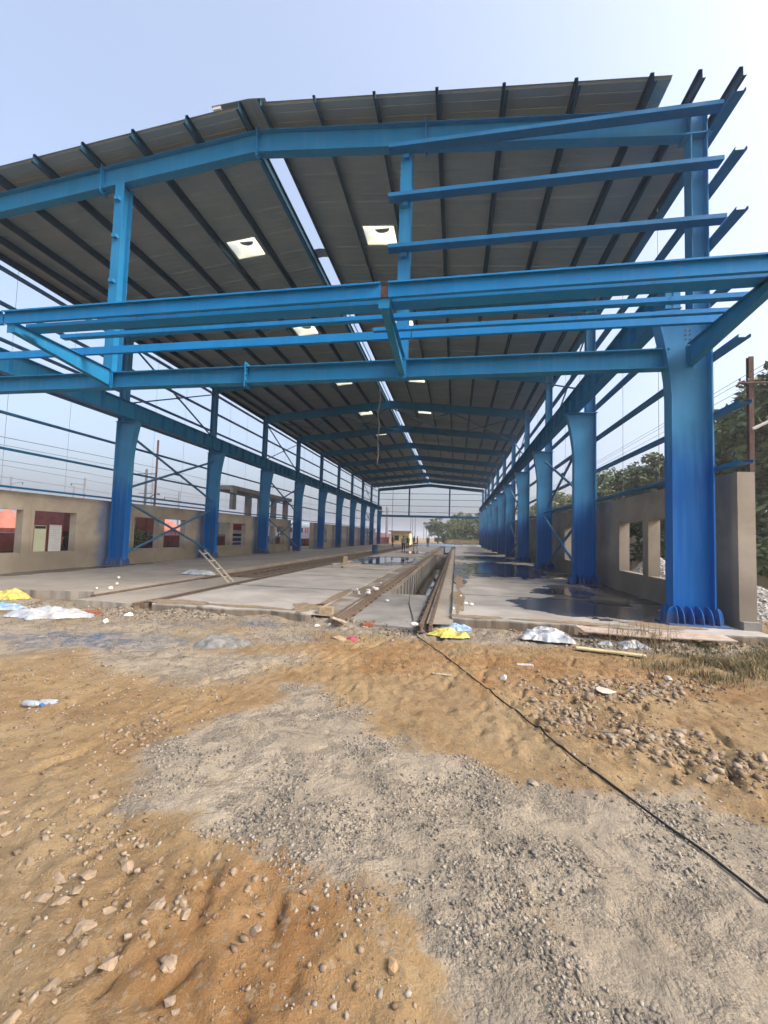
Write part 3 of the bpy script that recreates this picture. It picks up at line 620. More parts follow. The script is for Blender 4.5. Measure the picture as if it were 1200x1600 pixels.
# cross bracing
def brace(p, q, a=.09, nm='brace'):
    b = MB(); p, q = Vector(p), Vector(q); b.prism(prof_L(a, .008), p, q, (1, 0, 0) if abs((q - p).x) < .1 else (0, 0, 1)); return b.build(nm, M['brace'], shed)
def xbrace(x, k, z0, z1, a=.09):
    ya, yb = YK[k] + .18, YK[k + 1] - .18
    if a > .1:                                              # heavy pipe braces in the lower panels
        for dx, (u, v) in ((0, (z0, z1)), (.14, (z1, z0))): b = MB(); b.prism(prof_O(.062, 10), (x + dx, ya, u), (x + dx, yb, v)); b.build('brace', M['brace'], shed)
        b = MB(); zc = (z0 + z1) / 2; yc = (ya + yb) / 2; b.box(x + .062, x + .078, yc - .2, yc + .2, zc - .12, zc + .12); b.build('brace_plate', M['brace'], shed); return
    brace((x, ya, z0), (x, yb, z1), a); brace((x + .06, ya, z1), (x + .06, yb, z0), a)
    b = MB(); zc = (z0 + z1) / 2; yc = (ya + yb) / 2; b.box(x + .04, x + .055, yc - .16, yc + .16, zc - .1, zc + .1); b.build('brace_plate', M['brace'], shed)
for s, x in ((1, 4.95), (-1, -15.86)):
    for k in (1, 3, 8):
        xbrace(x, k, .32, 2.95, .11); xbrace(x, k, 3.55, 6.15, .11)
        b = MB(); b.prism(prof_O(.05, 8), (x, YK[k] + .03, 3.25), (x, YK[k + 1] - .03, 3.25)); b.build('strut', M['brace'], shed)
        xu = 5.15 if s > 0 else -16.04; xbrace(xu, k, 7.8, 10.7, .07)
for k in (3, 7):
    xs = [-15.6, -10.6, RID - .2]; xs2 = [4.7, -0.5, RID + .2]
    for a_ in (xs, xs2):
        for u, v in zip(a_[:-1], a_[1:]):
            zu, zv = raft_bot(u) + .12, raft_bot(v) + .12
            brace((u, YK[k] + .1, zu), (v, YK[k + 1] - .1, zv), .07); brace((u, YK[k + 1] - .1, zu - .07), (v, YK[k] + .1, zv - .07), .07)
# ---------------- front and rear gable framing
for y, front in ((YK[0], True), (YK[NB], False)):
    pb = MB(); pb.prism(prof_I(.44, .26, .02, .012), (-15.44, y, 5.755), (4.54, y, 5.755)); p_ = pb.build('portal_beam', M['beam'], shed)
    for x in (-5.5,):
        b = MB(); b.box(x - .014, x + .014, y - .15, y + .15, 5.43, 6.08)
        for zz in (5.47, 5.6, 5.75, 5.9, 6.03): b.prism(prof_O(.024, 6), (x + .014, y - .10, zz), (x + .055, y - .10, zz))
        b.build('splice_plate', M['beam'], p_)
    for x, hw in ((-1.41, .14), (-9.62, .14)):
        b = MB(); b.prism(prof_I(.34, .28, .016, .010), (x, y + .02, 5.98), (x, y + .02, raft_bot(x) - .005), (0, 1, 0)); g = b.build('gable_post', M['beam'], shed)
        if front:
            for zz in (7.35, 8.6, 9.9, 11.15 if x > -5 else 11.0):
                b = MB(); b.box(x - .07, x + .07, y - .25, y - .151, zz - .10, zz + .0); b.build('cleat', M['beam'], g)
    if front:
        for z, xa, xb in ((11.20, -1.82, 5.50), (9.93, -1.80, 5.49), (8.63, -1.77, 5.52)):
            b = MB(); b.prism([(-a, c) for a, c in prof_C(.235, .095, .007, .02)], (xa, 9.745 - .235 * 1.0, z), (xb, 9.745 - .235, z), (0, 0, 1)); b.build('gable_girt', M['girt'], shed)
    else:
        for z in (6.6, 7.9, 9.2, 10.4):
            b = MB(); b.box(-16.2, 5.3, y + .2, y + .42, z, z + .07); b.build('gable_girt', M['girt'], shed)
# ---------------- canopy framing in front of the portal beam
for x in (4.94, -1.38, -9.55):
    b = MB(); ya, yb = 9.79, 7.22; za, zb = (5.58, 6.03), (5.84, 6.03); t = .006; wd = .075
    b.plate([(x - t, ya, za[0]), (x - t, yb, zb[0]), (x - t, yb, zb[1]), (x - t, ya, za[1])], (2 * t, 0, 0))
    b.plate([(x - wd, ya, za[0]), (x - wd, yb, zb[0]), (x + wd, yb, zb[0]), (x + wd, ya, za[0])], (0, 0, -.012)); b.plate([(x - wd, ya, za[1]), (x - wd, yb, zb[1]), (x + wd, yb, zb[1]), (x + wd, ya, za[1])], (0, 0, .012))
    o = b.build('canopy_arm', M['beam'], shed)
    b = MB(); b.box(x - .1, x + .1, yb - .02, yb - .003, 5.80, 6.20); b.build('end_plate', M['beam'], o)
    b = MB(); b.box(x - .1, x + .1, ya + .003, ya + .018, 5.5, 6.0)
    for zz in (5.55, 5.64): b.prism(prof_O(.02, 6), (x - .05, ya + .003, zz), (x - .05, ya - .03, zz)); b.prism(prof_O(.02, 6), (x + .05, ya + .003, zz), (x + .05, ya - .03, zz))
    b.build('end_plate', M['beam'], o)
def holes(b, xa, xb, y, z, n):
    for i in range(n):
        x = xa + (xb - xa) * (i + .5) / n
        for dz in (-.045, .045): b.prism(prof_O(.012, 6), (x, y, z + dz), (x, y - .004, z + dz), (0, 0, 1))
def fascia(xa, xb):
    b = MB(); b.box(xa, xb, 7.16, 7.166, 5.985, 6.235); b.box(xa, xb, 7.085, 7.16, 6.229, 6.235); b.box(xa, xb, 7.085, 7.091, 6.205, 6.229); b.box(xa, xb, 7.166, 7.235, 5.985, 5.991)
    o = b.build('canopy_fascia', M['canopy'], shed); h = MB(); holes(h, xa, xb, 7.159, 6.1, max(3, int((xb - xa) / 1.3))); h.build('bolt_group', M['bolt'], o)['kind'] = 'stuff'
fascia(-14.5, -9.73); fascia(-9.69, -1.44); fascia(-1.30, 8.2)
b = MB(); b.box(-1.46, -1.28, 7.170, 7.182, 5.99, 6.2); b.box(-9.76, -9.66, 7.170, 7.182, 5.99, 6.2); b.build('splice_plate', M['rust'], shed)
def cpur(xa, xb, y, z, w, lip, nm='canopy_purlin'):
    b = MB(); b.prism([(-a, c) for a, c in prof_C(w, lip, .006)], (xa, y, z), (xb, y, z)); o = b.build(nm, M['canopy'], shed)
    h = MB(); n = max(2, int((xb - xa) / 1.6))
    for i in range(n):
        x = xa + (xb - xa) * (i + .4) / n; h.prism(prof_O(.011, 6), (x, y + .0, z + lip * .35), (x, y - .004, z + lip * .35)); h.prism(prof_O(.011, 6), (x, y, z + lip * .75), (x, y - .004, z + lip * .75))
    h.build('bolt_group', M['bolt'], o)['kind'] = 'stuff'
cpur(-9.42, -1.52, 7.40, 6.0, .30, .075); cpur(-1.26, 8.0, 7.40, 6.03, .30, .075)
cpur(-9.2, -1.45, 8.0, 6.045, .14, .085); cpur(-1.35, 4.98, 8.0, 6.05, .14, .085)
cpur(-1.85, 5.0, 8.5, 6.055, .10, .075)
cpur(-14, -1.08, 8.87, 6.05, .09, .18); cpur(-1.05, 5.02, 8.88, 6.055, .09, .18)
# hanging strap and wire under the ridge
b = MB(); b.tube([(-5.35, 27.5, 11.9), (-5.3, 27.45, 10.9), (-5.42, 27.4, 9.9), (-5.3, 27.5, 9.2), (-5.38, 27.45, 8.3), (-5.3, 27.4, 7.3), (-5.36, 27.4, 6.5)], .045, 6)
tag(b.build('hanging_strap', plain('strap_cloth', (0.42, 0.41, 0.38), 0.9)), 'pale strap hanging from the roof ridge inside the shed', 'strap')
b = MB(); b.tube([(-9.2, 60, 11.4), (-9.22, 60, 6), (-9.2, 60, .1)], .035, 5)
tag(b.build('hanging_cable', M['rod']), 'thin straight cable hanging from the roof to the floor far inside', 'cable')
# ------------------------------------------------------------------ loose things on the ground
import bmesh
def rock_mesh(name, mat, seed, flat=0.55, jag=0.45, sub=1):
    bm = bmesh.new(); bmesh.ops.create_icosphere(bm, subdivisions=sub, radius=1.0); r_ = random.Random(seed)
    ax = [Vector((r_.uniform(-1, 1), r_.uniform(-1, 1), r_.uniform(-1, 1))).normalized() for _ in range(10)]; cut = [r_.uniform(.42, .85) for _ in ax]
    sx, sy = r_.uniform(.8, 1.25), r_.uniform(.65, 1.0)
    for v in bm.verts:
        for a, c in zip(ax, cut):
            d = v.co.dot(a)
            if d > c: v.co -= a * (d - c)
        v.co *= 1 + r_.uniform(-.10, .10) * jag
        v.co.x *= sx; v.co.y *= sy; v.co.z *= flat
    me = bpy.data.meshes.new(name); bm.to_mesh(me); bm.free(); me.materials.append(mat); return me
M['rock'] = plain('rock_stone', (0.30, 0.225, 0.15), 0.92, 0, 0.35, 16, 0.3)
M['rockg'] = plain('rock_grey', (0.29, 0.24, 0.18), 0.92, 0, 0.35, 16, 0.3)
M['clod'] = plain('soil_clod', (0.34, 0.22, 0.12), 0.95, 0, 0.35, 16, 0.4)
rocks = [rock_mesh('rock', M['rock'], 100 + i, .35 + .1 * (i % 3)) for i in range(6)]; rocksg = [rock_mesh('rock', M['rockg'], 200 + i, .45 + .1 * (i % 3)) for i in range(6)]
clods = [rock_mesh('clod', M['clod'], 260 + i, .6) for i in range(3)]
def rock(x, y, r_, meshes, label, group, sink=.35):
    o = inst('rock', random.choice(meshes), None, (x, y, gz(x, y) + r_ * .06))
    o.rotation_euler = (random.uniform(-.35, .35), random.uniform(-.35, .35), random.uniform(0, 6.28)); o.scale = (r_, r_ * random.uniform(.75, 1.1), r_ * random.uniform(.7, 1.1))
    return tag(o, label, 'rock', group)
# scatter at the lower left, on the tan soil
def size_word(r_): return 'large' if r_ > .055 else ('fist-sized' if r_ > .034 else 'small')
def left_zone(x, y): return 'at the bottom left corner' if y < 1.95 else ('left of the dust patch' if x < -1.9 else 'below the tip of the dust patch')
for i in range(110):
    x = -.75 - 2.1 * random.random() ** .8; y = 1.35 + 1.35 * random.random() + max(0, -x - 1.6) * .5
    if float(poly_sd(np.array([x]), np.array([y]), GREY)[0]) > -.15: continue
    r_ = .014 + .055 * random.random() ** 1.7; z_ = left_zone(x, y)
    rock(x, y, r_, rocks, '%s flat tan rock on the soil %s' % (size_word(r_), z_), 'rocks on the soil ' + z_)
# broken stone spread over the soil at the right
for i in range(215):
    t = random.random(); low = i % 2
    cx_, cy_ = (1.05 + t * 1.25, 4.85 - t * .75) if low else (1.2 + 1.9 * t, 5.45 + .85 * t)
    x = cx_ + random.gauss(0, .24); y = cy_ + random.gauss(0, .22); r_ = .022 + .060 * random.random() ** 2; gr_ = random.random() < .45
    z_ = 'in the lower band of broken stone right of the cable' if low else 'in the upper band of broken stone before the right column'
    rock(x, y, r_, rocksg if gr_ else rocks, '%s %s angular rock %s' % (size_word(r_), 'grey' if gr_ else 'tan', z_), 'stones ' + z_)
for (x, y, r_, ms, lab) in ((-.226, 1.86, .045, clods, 'brown soil clod at the bottom edge of the grey dust'), (.667, 5.87, .085, None, 'single white lump of plaster left of the stone spread'), (.56, 2.02, .03, rocksg, 'dark grey pebble alone on the grey dust near the bottom'),
                            (.62, 3.45, .05, rocksg, 'grey rock just below the cable on the dust'), (.1, 2.72, .035, rocksg, 'small grey rock in the middle of the dust patch')):
    o = rock(x, y, r_, ms or rocksg, lab, None)
    if ms is None: o.data = rock_mesh('rock', M['white'], 900, .7)
# gravel and small chips: far too many to count
def scatter(name, n, pts, smin, smax, meshes_cols, label):
    tv, tf = [], []; base = []
    for s_ in range(8):
        bm = bmesh.new(); bmesh.ops.create_icosphere(bm, subdivisions=1, radius=1.0) if False else bmesh.ops.create_cube(bm, size=1.3)
        r_ = random.Random(s_ + 5)
        for v in bm.verts: v.co = Vector((v.co.x * r_.uniform(.6, 1.2), v.co.y * r_.uniform(.6, 1.2), v.co.z * r_.uniform(.35, .8)))
        base.append((np.array([v.co[:] for v in bm.verts]), np.array([[v.index for v in f.verts] for f in bm.faces]))); bm.free()
    P = pts; zz = ground_z(P[:, 0], P[:, 1]); off = 0; V, F, MI = [], [], []
    for i in range(len(P)):
        v, f = base[i % 8]; s_ = smin + (smax - smin) * rng.random() ** 4; a = rng.random() * 6.28; c, sn = math.cos(a), math.sin(a)
        tl = rng.normal(0, .35, 2); x = v[:, 0] * c - v[:, 1] * sn; y = v[:, 0] * sn + v[:, 1] * c; z = v[:, 2] + x * tl[0] + y * tl[1]
        V.append(np.stack([x * s_ + P[i, 0], y * s_ + P[i, 1], z * s_ + zz[i] + s_ * .12], 1)); F.append(f + off); off += len(v); MI += [rng.integers(0, len(meshes_cols))] * len(f)
    V = np.concatenate(V); F = np.concatenate(F); me = bpy.data.meshes.new(name)
    me.vertices.add(len(V)); me.vertices.foreach_set('co', V.astype(np.float32).ravel()); me.loops.add(F.size); me.loops.foreach_set('vertex_index', F.ravel().astype(np.int32))
    me.polygons.add(len(F)); me.polygons.foreach_set('loop_start', np.arange(0, F.size, 4, dtype=np.int32)); me.update(calc_edges=True)
    for m in meshes_cols: me.materials.append(m)
    me.polygons.foreach_set('material_index', np.array(MI, dtype=np.int32)); return tag(inst(name, me), label, 'gravel', None, 'stuff')
def sample(n, fx):
    out = []
    while len(out) < n:
        c = fx(n * 2); out += list(c)
    return np.array(out[:n])
def f_grey(n):
    y = .9 + 5.5 * rng.random(n) ** 1.6; x = -3 + 8 * rng.random(n); x = x * np.clip(.35 + y * .16, 0, 1.2)
    tr = np.sin((x * .80 + y * .60) * 4.7 + fbm(x, y, .8, 2, 9) * 5); k = (poly_sd(x, y, GREY) > -.05) & (fbm(x, y, 2.1, 4, 15) * 1.5 + tr * .22 > -.02 + rng.random(n) * .32); return np.stack([x[k], y[k]], 1)
g1 = [plain('chip_grey', (0.25, 0.225, 0.185), .9, 0, .3, 30), plain('chip_pale', (0.31, 0.275, 0.225), .9, 0, .3, 30), plain('chip_dark', (0.14, 0.125, 0.105), .9, 0, .3, 30)]
scatter('crushed_stone', 0, sample(24000, f_grey), .003, .017, g1, 'fine grey crushed stone strewn over the dust patch')
def f_soil(n):
    y = 1.0 + 7.4 * rng.random(n) ** 1.3; x = (-9 + 15 * rng.random(n)) * np.clip(.25 + y * .12, 0, 1.2)
    k = (poly_sd(x, y, GREY) < .1) & (fbm(x, y, 1.3, 4, 18) > -.12 + rng.random(n) * .3); return np.stack([x[k], y[k]], 1)
g2 = [plain('chip_tan', (0.28, 0.21, 0.14), .92, 0, .3, 30), plain('chip_brown', (0.18, 0.12, 0.07), .92, 0, .3, 30), g1[1]]
scatter('soil_chips', 0, sample(10000, f_soil), .004, .022, g2, 'small tan chips and pebbles strewn over the soil')
def f_pile(n):
    t = rng.random(n); lo = rng.random(n) < .5; x = np.where(lo, 1.05 + t * 1.35, 1.1 + 2.1 * t) + rng.normal(0, .3, n); y = np.where(lo, 4.85 - t * .8, 5.4 + .9 * t) + rng.normal(0, .26, n); return np.stack([x, y], 1)
g3 = [plain('stone_tan', (0.27, 0.195, 0.12), .92, 0, .3, 30), plain('stone_pale', (0.30, 0.24, 0.17), .92, 0, .3, 30), plain('stone_brown', (0.20, 0.14, 0.09), .92, 0, .3, 30)]
scatter('broken_stone', 0, sample(1500, f_pile), .010, .050, g3, 'small broken stone lying between the larger rocks at the right')
def f_ll(n):
    x = -.6 - 2.4 * rng.random(n); y = 1.2 + 1.9 * rng.random(n) + np.clip(-x - 1.6, 0, 2) * .5; k = (poly_sd(x, y, GREY) < -.1) & (fbm(x, y, 2.0, 3, 61) > -.1 + rng.random(n) * .25); return np.stack([x[k], y[k]], 1)
scatter('stone_chips', 0, sample(560, f_ll), .006, .030, g3, 'small flat stone chips strewn at the lower left')
def f_edge(n):
    x = -12 + 18 * rng.random(n); y = 8.35 + rng.normal(0, .33, n); k = (fbm(x, y, .7, 3, 19) > -.05) & (y < 8.9); return np.stack([x[k], y[k]], 1)
scatter('edge_rubble', 0, sample(4200, f_edge), .010, .055, g1 + g2, 'grey rubble banked against the front edge of the floor slabs')
def f_right(n):
    x = 6.15 + 6 * rng.random(n); y = 9.2 + 12 * rng.random(n); return np.stack([x, y], 1)
scatter('yard_gravel', 0, sample(5000, f_right), .015, .05, g1, 'grey track ballast spread outside the right wall')

# white plaster lumps lying on the slabs
lump = [rock_mesh('lump', M['white'], 300 + i, .7, .6) for i in range(4)]
def lumps(pts, lab, group):
    for x, y, z, r_ in pts:
        o = inst('plaster_lump', random.choice(lump), None, (x, y, z + r_ * .45)); o.scale = (r_, r_ * .8, r_ * .9); o.rotation_euler = (0, 0, random.uniform(0, 6)); tag(o, lab, 'lump', group)
lumps([(-2.52, 12.1, 0, .11), (-2.36, 12.62, 0, .10), (-2.45, 11.75, 0, .08), (-2.62, 11.4, 0, .08), (-2.9, 12.25, 0, .09), (-2.50, 12.9, 0, .09), (-2.55, 14.4, 0, .07), (-2.75, 11.9, 0, .06)], 'white plaster lump in the cluster beside the left pit rail', 'plaster lumps by the pit rail')
lumps([(.28, 10.77, 0, .09), (.40, 10.74, 0, .07), (-.02, 9.98, 0, .06), (.17, 12.23, 0, .06)], 'white plaster lump on the floor right of the pit', 'plaster lumps right of the pit')
lumps([(-9.05, 9.78, .02, .10), (-9.3, 9.6, .02, .08), (-10.74, 11.9, 0, .10), (-9.6, 10.6, .02, .09)], 'white plaster lump on the left platform', 'plaster lumps on the platform')
lumps([(-2.70, 8.1, -.2, .07), (-2.5, 8.25, -.2, .09), (-6.74, 7.22, -.21, .10), (-6.81, 7.87, -.2, .09), (-.75, 8.12, -.05, .09), (2.95, 6.48, -.2, .07), (.35, 8.5, -.2, .05)], 'white plaster lump on the rubble in front of the slab edge', 'plaster lumps before the slab')
lumps([(-1.82, 11.37, -.13, .06)], 'single white lump on the grey cover between the pit rails', None)

# crumpled sheets and bags
def crumple(name, loc, rx, ry, h, mat, seed, label, cat, rot=0, n=44, tall=1.0):
    b = MB(); pts = []; r0 = random.Random(seed)
    for j in range(n + 1):
        for i in range(n + 1):
            u, v = i / n * 2 - 1, j / n * 2 - 1; th = math.atan2(v, u); rad = max(abs(u), abs(v)); e = 1 + .55 * noise.noise(Vector((math.cos(th) * 1.8, math.sin(th) * 1.8, seed * 1.7))) + .18 * noise.noise(Vector((math.cos(th) * 6, math.sin(th) * 6, seed * 2.1)))
            x = u / max(1e-6, math.hypot(u, v)) * rad * e * rx if rad > 0 else 0; y = v / max(1e-6, math.hypot(u, v)) * rad * e * ry if rad > 0 else 0
            q_ = Vector((x / .33, y / .24, seed)); f1 = 1 - abs(noise.noise(q_)) * 2.2; f2 = 1 - abs(noise.noise(q_ * 2.1)) * 2.0
            z = h * (1 - rad ** 5) * (.15 + .42 * max(0, f1) + .26 * max(0, f2) + .75 * (noise.noise(Vector((x * 3.0, y * 3.0, seed + 9))) + .25)) * tall; z = max(z, .004) + .004
            pts.append((x, y, z))
    f = [(j * (n + 1) + i, j * (n + 1) + i + 1, (j + 1) * (n + 1) + i + 1, (j + 1) * (n + 1) + i) for j in range(n) for i in range(n)]
    b.add(pts, f); o = b.build(name, mat, None, True, loc); o.rotation_euler = (0, 0, rot); return tag(o, label, cat)
def plastic(name, a, b_, sc=6, rough=.42):
    m, nt, bs, N, L = nodes(name); p = pos(nt); f = noise_tex(nt, sc, 5, .65, p, .8); g_ = noise_tex(nt, sc * 3.5, 4, .6, p, 1.2)
    c = mixc(nt, ramp(nt, f, .42, .58), b_, a); c = mixc(nt, fmath(nt, 'MULTIPLY', ramp(nt, g_, .55, .68), .55), c, tuple(x * .45 + .03 for x in b_)); c = mixc(nt, fmath(nt, 'MULTIPLY', ramp(nt, noise_tex(nt, 3, 4, .6, p), .52, .7), .5), c, (0.40, 0.34, 0.26))
    L(c, bs.inputs['Base Color']); bs.inputs['Roughness'].default_value = rough; bump(nt, bs, g_, .5, .03); return m
M['pl_white'] = plastic('plastic_white', (0.50, 0.50, 0.48), (0.32, 0.37, 0.44), 5); M['pl_blue'] = plastic('plastic_blue', (0.34, 0.47, 0.62), (0.15, 0.30, 0.52), 7); M['pl_yel'] = plastic('plastic_yellow', (0.66, 0.58, 0.10), (0.42, 0.36, 0.12), 8)
M['cloth'] = plain('grey_cloth', (0.20, 0.20, 0.19), .95, 0, .35, 14, .3); M['card'] = plain('wet_board', (0.45, 0.36, 0.30), .9, 0, .25, 5, .1)
crumple('plastic_sheet', (-8.35, 7.5, gz(-8.3, 7.5)), .85, .45, .13, M['pl_white'], 3, 'crumpled white plastic sheet on the dirt at the far left', 'sheet')
crumple('plastic_bag', (-10.9, 8.6, gz(-10.9, 8.6)), .5, .35, .2, M['pl_yel'], 4, 'yellow plastic bag at the left picture edge', 'bag')
crumple('plastic_bag', (-9.9, 7.75, gz(-9.9, 7.75)), .5, .3, .10, M['pl_blue'], 14, 'pale blue plastic scrap left of the white sheet', 'bag')
crumple('cloth_rag', (-3.8, 6.45, gz(-3.8, 6.45)), .42, .30, .13, M['cloth'], 5, 'crumpled grey cloth rag lying on the dirt', 'rag')
crumple('plastic_bag', (-.02, 8.75, gz(0, 8.75)), .42, .30, .15, M['pl_blue'], 6, 'crumpled blue white plastic bag at the end of the right rail', 'bag')
crumple('plastic_bag', (-.10, 8.15, gz(-.1, 8.15)), .36, .24, .11, M['pl_yel'], 7, 'crumpled yellow plastic bag in front of the pit rails', 'bag')
crumple('plastic_sheet', (1.72, 8.45, gz(1.72, 8.45)), .46, .42, .14, M['pl_white'], 8, 'crumpled white plastic sack before the right floor slab', 'sack')
crumple('plastic_bag', (4.66, 9.12, -.16), .22, .14, .14, M['pl_yel'], 9, 'small yellow packet at the foot of the big right column', 'packet')
crumple('plastic_sheet', (3.05, 8.25, gz(3.05, 8.25)), .42, .2, .12, M['pl_white'], 10, 'white plastic scrap under the boards at the right', 'sheet')
crumple('paper_scrap', (-4.15, 3.78, gz(-4.15, 3.78)), .12, .05, .02, M['pl_white'], 11, 'flat white paper scrap at the left on tan soil', 'paper')
crumple('plastic_wrapper', (-1.79, 7.33, gz(-1.79, 7.33)), .10, .08, .06, plastic('plastic_pink', (0.45, 0.05, 0.13), (0.3, .04, .08)), 12, 'small crimson wrapper in front of the left rail end', 'wrapper')
crumple('plaster_sheet', (-9.55, 14.25, .03), .65, .38, .16, M['pl_white'], 13, 'white sheet heaped on the platform edge by the ladder', 'sheet')
crumple('tarpaulin', (-2.6, 83, .03), 5.2, 6.0, .25, plastic('tarp_blue', (0.30, 0.45, 0.68), (0.18, 0.32, 0.58), 1.0), 15, 'blue tarpaulin spread on the ground at the far end', 'tarpaulin')
crumple('tarpaulin', (3.4, 84, .03), 3.0, 4.0, .3, plastic('tarp_grey', (0.50, 0.53, 0.57), (0.4, 0.45, 0.52), 1.0), 16, 'pale grey sheet on the ground beside the far blue tarpaulin', 'tarpaulin')
# bottle
t = thing('plastic_bottle', (-4.2, 3.64, gz(-4.2, 3.64)), 'clear plastic bottle with blue cap lying at the left', 'bottle'); zz = gz(-4.2, 3.64) + .03
b = MB(); b.tube([(-4.28, 3.64, zz), (-4.27, 3.64, zz), (-4.14, 3.65, zz), (-4.11, 3.65, zz), (-4.095, 3.65, zz)], [.02, .032, .032, .018, .012], 10); b.build('body', M['pl_white'], t, True)
b = MB(); b.tube([(-4.095, 3.65, zz), (-4.07, 3.65, zz)], .016, 8); b.build('cap', plastic('cap_blue', (0.02, 0.15, 0.5), (0.02, .12, .4)), t)
# boards, planks, bricks
def board(name, c, L, wd, th, rz, mat, label, cat, tilt=0):
    b = MB(); b.box(-L / 2, L / 2, -wd / 2, wd / 2, 0, th); bm = bmesh.new(); me = b.mesh(name, mat); bm.from_mesh(me); bmesh.ops.bevel(bm, geom=bm.edges[:], offset=min(th * .2, .008), segments=1, affect='EDGES'); bm.to_mesh(me); bm.free()
    o = inst(name, me, None, c); o.rotation_euler = (0, tilt, rz); return tag(o, label, cat)
board('board', (3.1, 8.62, -.03), 1.5, .5, .03, .05, M['card'], 'warped pinkish board lying left of the big right column', 'board', .04)
board('board', (4.3, 8.66, -.02), 1.25, .55, .025, -.08, M['card'], 'flat pinkish board in front of the big right column foot', 'board', -.03)
board('plank', (2.6, 7.68, gz(2.6, 7.68) + .01), 1.05, .12, .035, -.22, plain('plank_yellow', (0.55, 0.47, 0.27), .8), 'pale yellow timber plank lying on the soil at the right', 'plank')
board('plank', (2.15, 8.45, -.16), 0.9, .10, .03, -.05, M['wood2'], 'thin grey plank behind the white sack', 'plank')
board('plank', (-.35, 8.62, -.2), 0.0 + .8, .06, .02, .06, M['wood2'], 'narrow weathered lath under the yellow bag', 'plank')
board('wood_block', (-2.72, 8.72, -.13), .30, .16, .24, .1, M['wood'], 'raw wooden block standing at the slab corner by the left rail', 'block')
board('plywood', (-1.97, 7.28, gz(-1.97, 7.28) + .01), .28, .18, .015, -.5, M['wood'], 'small plywood offcut beside the crimson wrapper', 'plywood', .15)
M['brick'] = plain('red_brick', (0.30, 0.10, 0.055), .9, 0, .3, 20, .2)
board('brick', (-1.74, 8.4, gz(-1.74, 8.4)), .23, .11, .075, .3, M['brick'], 'red brick just right of the left rail end', 'brick')
board('brick', (-7.66, 7.8, gz(-7.66, 7.8)), .30, .14, .09, .35, M['brick'], 'red brick on the dirt at the left before the slab', 'brick')
board('batten', (-2.26, 8.05, -.04), .5, .07, .05, 1.2, M['wood2'], 'short pale batten propped on the left rail end', 'batten', .35)
board('plaster_strip', (1.06, 6.64, gz(1.06, 6.64)), .24, .07, .02, .1, M['pl_white'], 'thin white strip left of the white plaster lump pile', 'strip')
board('plaster_strip', (-.15, 5.81, gz(-.15, 5.81)), .26, .05, .012, -.1, M['wood2'], 'thin grey lath lying near the cable on red soil', 'strip')
o = inst('stone_slab', rock_mesh('stone_slab', plain('pale_stone', (0.55, 0.49, 0.41), .9, 0, .15, 10), 777, .16, .3, 2), None, (1.83, 5.6, gz(1.83, 5.6) + .05)); o.scale = (.16, .12, .16); tag(o, 'flat whitish stone plate on top of the broken stones', 'stone')
board('timber', (-5.3, 20.9, .005), 1.6, .12, .10, 1.25, M['wood2'], 'dark timber lying on the middle slab by the trench', 'timber')
board('timber', (-6.3, 22.6, .005), 2.4, .14, .10, 1.45, M['wood2'], 'long timber lying along the trench edge', 'timber')
board('wood_block', (-6.0, 22.4, .105), .25, .2, .35, .3, M['wood'], 'pale wooden block standing on the timbers by the trench', 'block')
# ladder leaning over the trench rail
t = thing('ladder', (-7.3, 12.8, -.03), 'short bamboo ladder leaning across the sunken left track', 'ladder'); A1, B1 = Vector((-7.28, 12.6, -.02)), Vector((-9.05, 13.6, .94)); off = Vector((-.07, .50, 0)) * .8
M['bamboo'] = plain('bamboo', (0.52, 0.46, 0.37), .75, 0, .3, 20)
for o_ in (Vector((0, 0, 0)), off): b = MB(); b.tube([A1 + o_, (A1 + B1) / 2 + o_ + Vector((0, 0, .01)), B1 + o_], .028, 8); b.build('rail', M['bamboo'], t, True)
for i in range(4):
    c = A1.lerp(B1, .14 + .24 * i) + Vector((0, 0, .03)); b = MB(); b.tube([c - off * .15, c + off * 1.15], .022, 8); b.build('rung', M['bamboo'], t, True)
# cable and the stake it is tied to
pts = [(-1.30, 13.0, .42), (-1.29, 12.2, -.02), (-1.2, 11.2, -.115), (-.98, 9.8, -.115), (-.82, 8.7, -.11), (-.775, 8.3, -.13)] + [(x, y, None) for x, y in [(-.7, 7.95), (-.50, 7.6), (-.191, 6.95), (.2, 5.93), (.5, 5.2), (.647, 4.868), (.85, 4.35), (1.035, 3.845), (1.20, 3.5), (1.305, 3.285), (1.40, 3.08), (1.497, 2.888), (1.565, 2.72), (1.625, 2.57), (1.72, 2.3), (1.85, 1.9), (2.1, 1.2)]]
full = []
for i, p_ in enumerate(pts):
    z_ = p_[2] if p_[2] is not None else gz(p_[0], p_[1]) + .016; full.append(Vector((p_[0], p_[1], z_)))
dense = []
for a, c in zip(full[:-1], full[1:]):
    for i in range(6):
        v = a.lerp(c, i / 6)
        if v.y < 8.0: v.z = gz(v.x, v.y) + .014
        dense.append(v)
sm = [Vector((v.x, v.y, sum(w.z for w in dense[max(0, i - 6):i + 7]) / len(dense[max(0, i - 6):i + 7]) if 30 < i < len(dense) - 8 else v.z)) for i, v in enumerate(dense)]
sm = [Vector((v.x, v.y, max(v.z, gz(v.x, v.y) + .007) if v.y < 8.0 else v.z)) for v in sm]
b = MB(); b.tube(sm, .0085, 7); tag(b.build('cable', plain('black_rubber', (0.015, 0.015, 0.015), .6), None, True), 'long black cable running over the ground from the pit to the lower right', 'cable')
b = MB(); b.tube([(-1.30, 13.03, -.14), (-1.30, 13.03, .47)], .018, 6); tag(b.build('stake', M['rod']), 'thin upright steel stake at the pit edge holding the cable', 'stake')
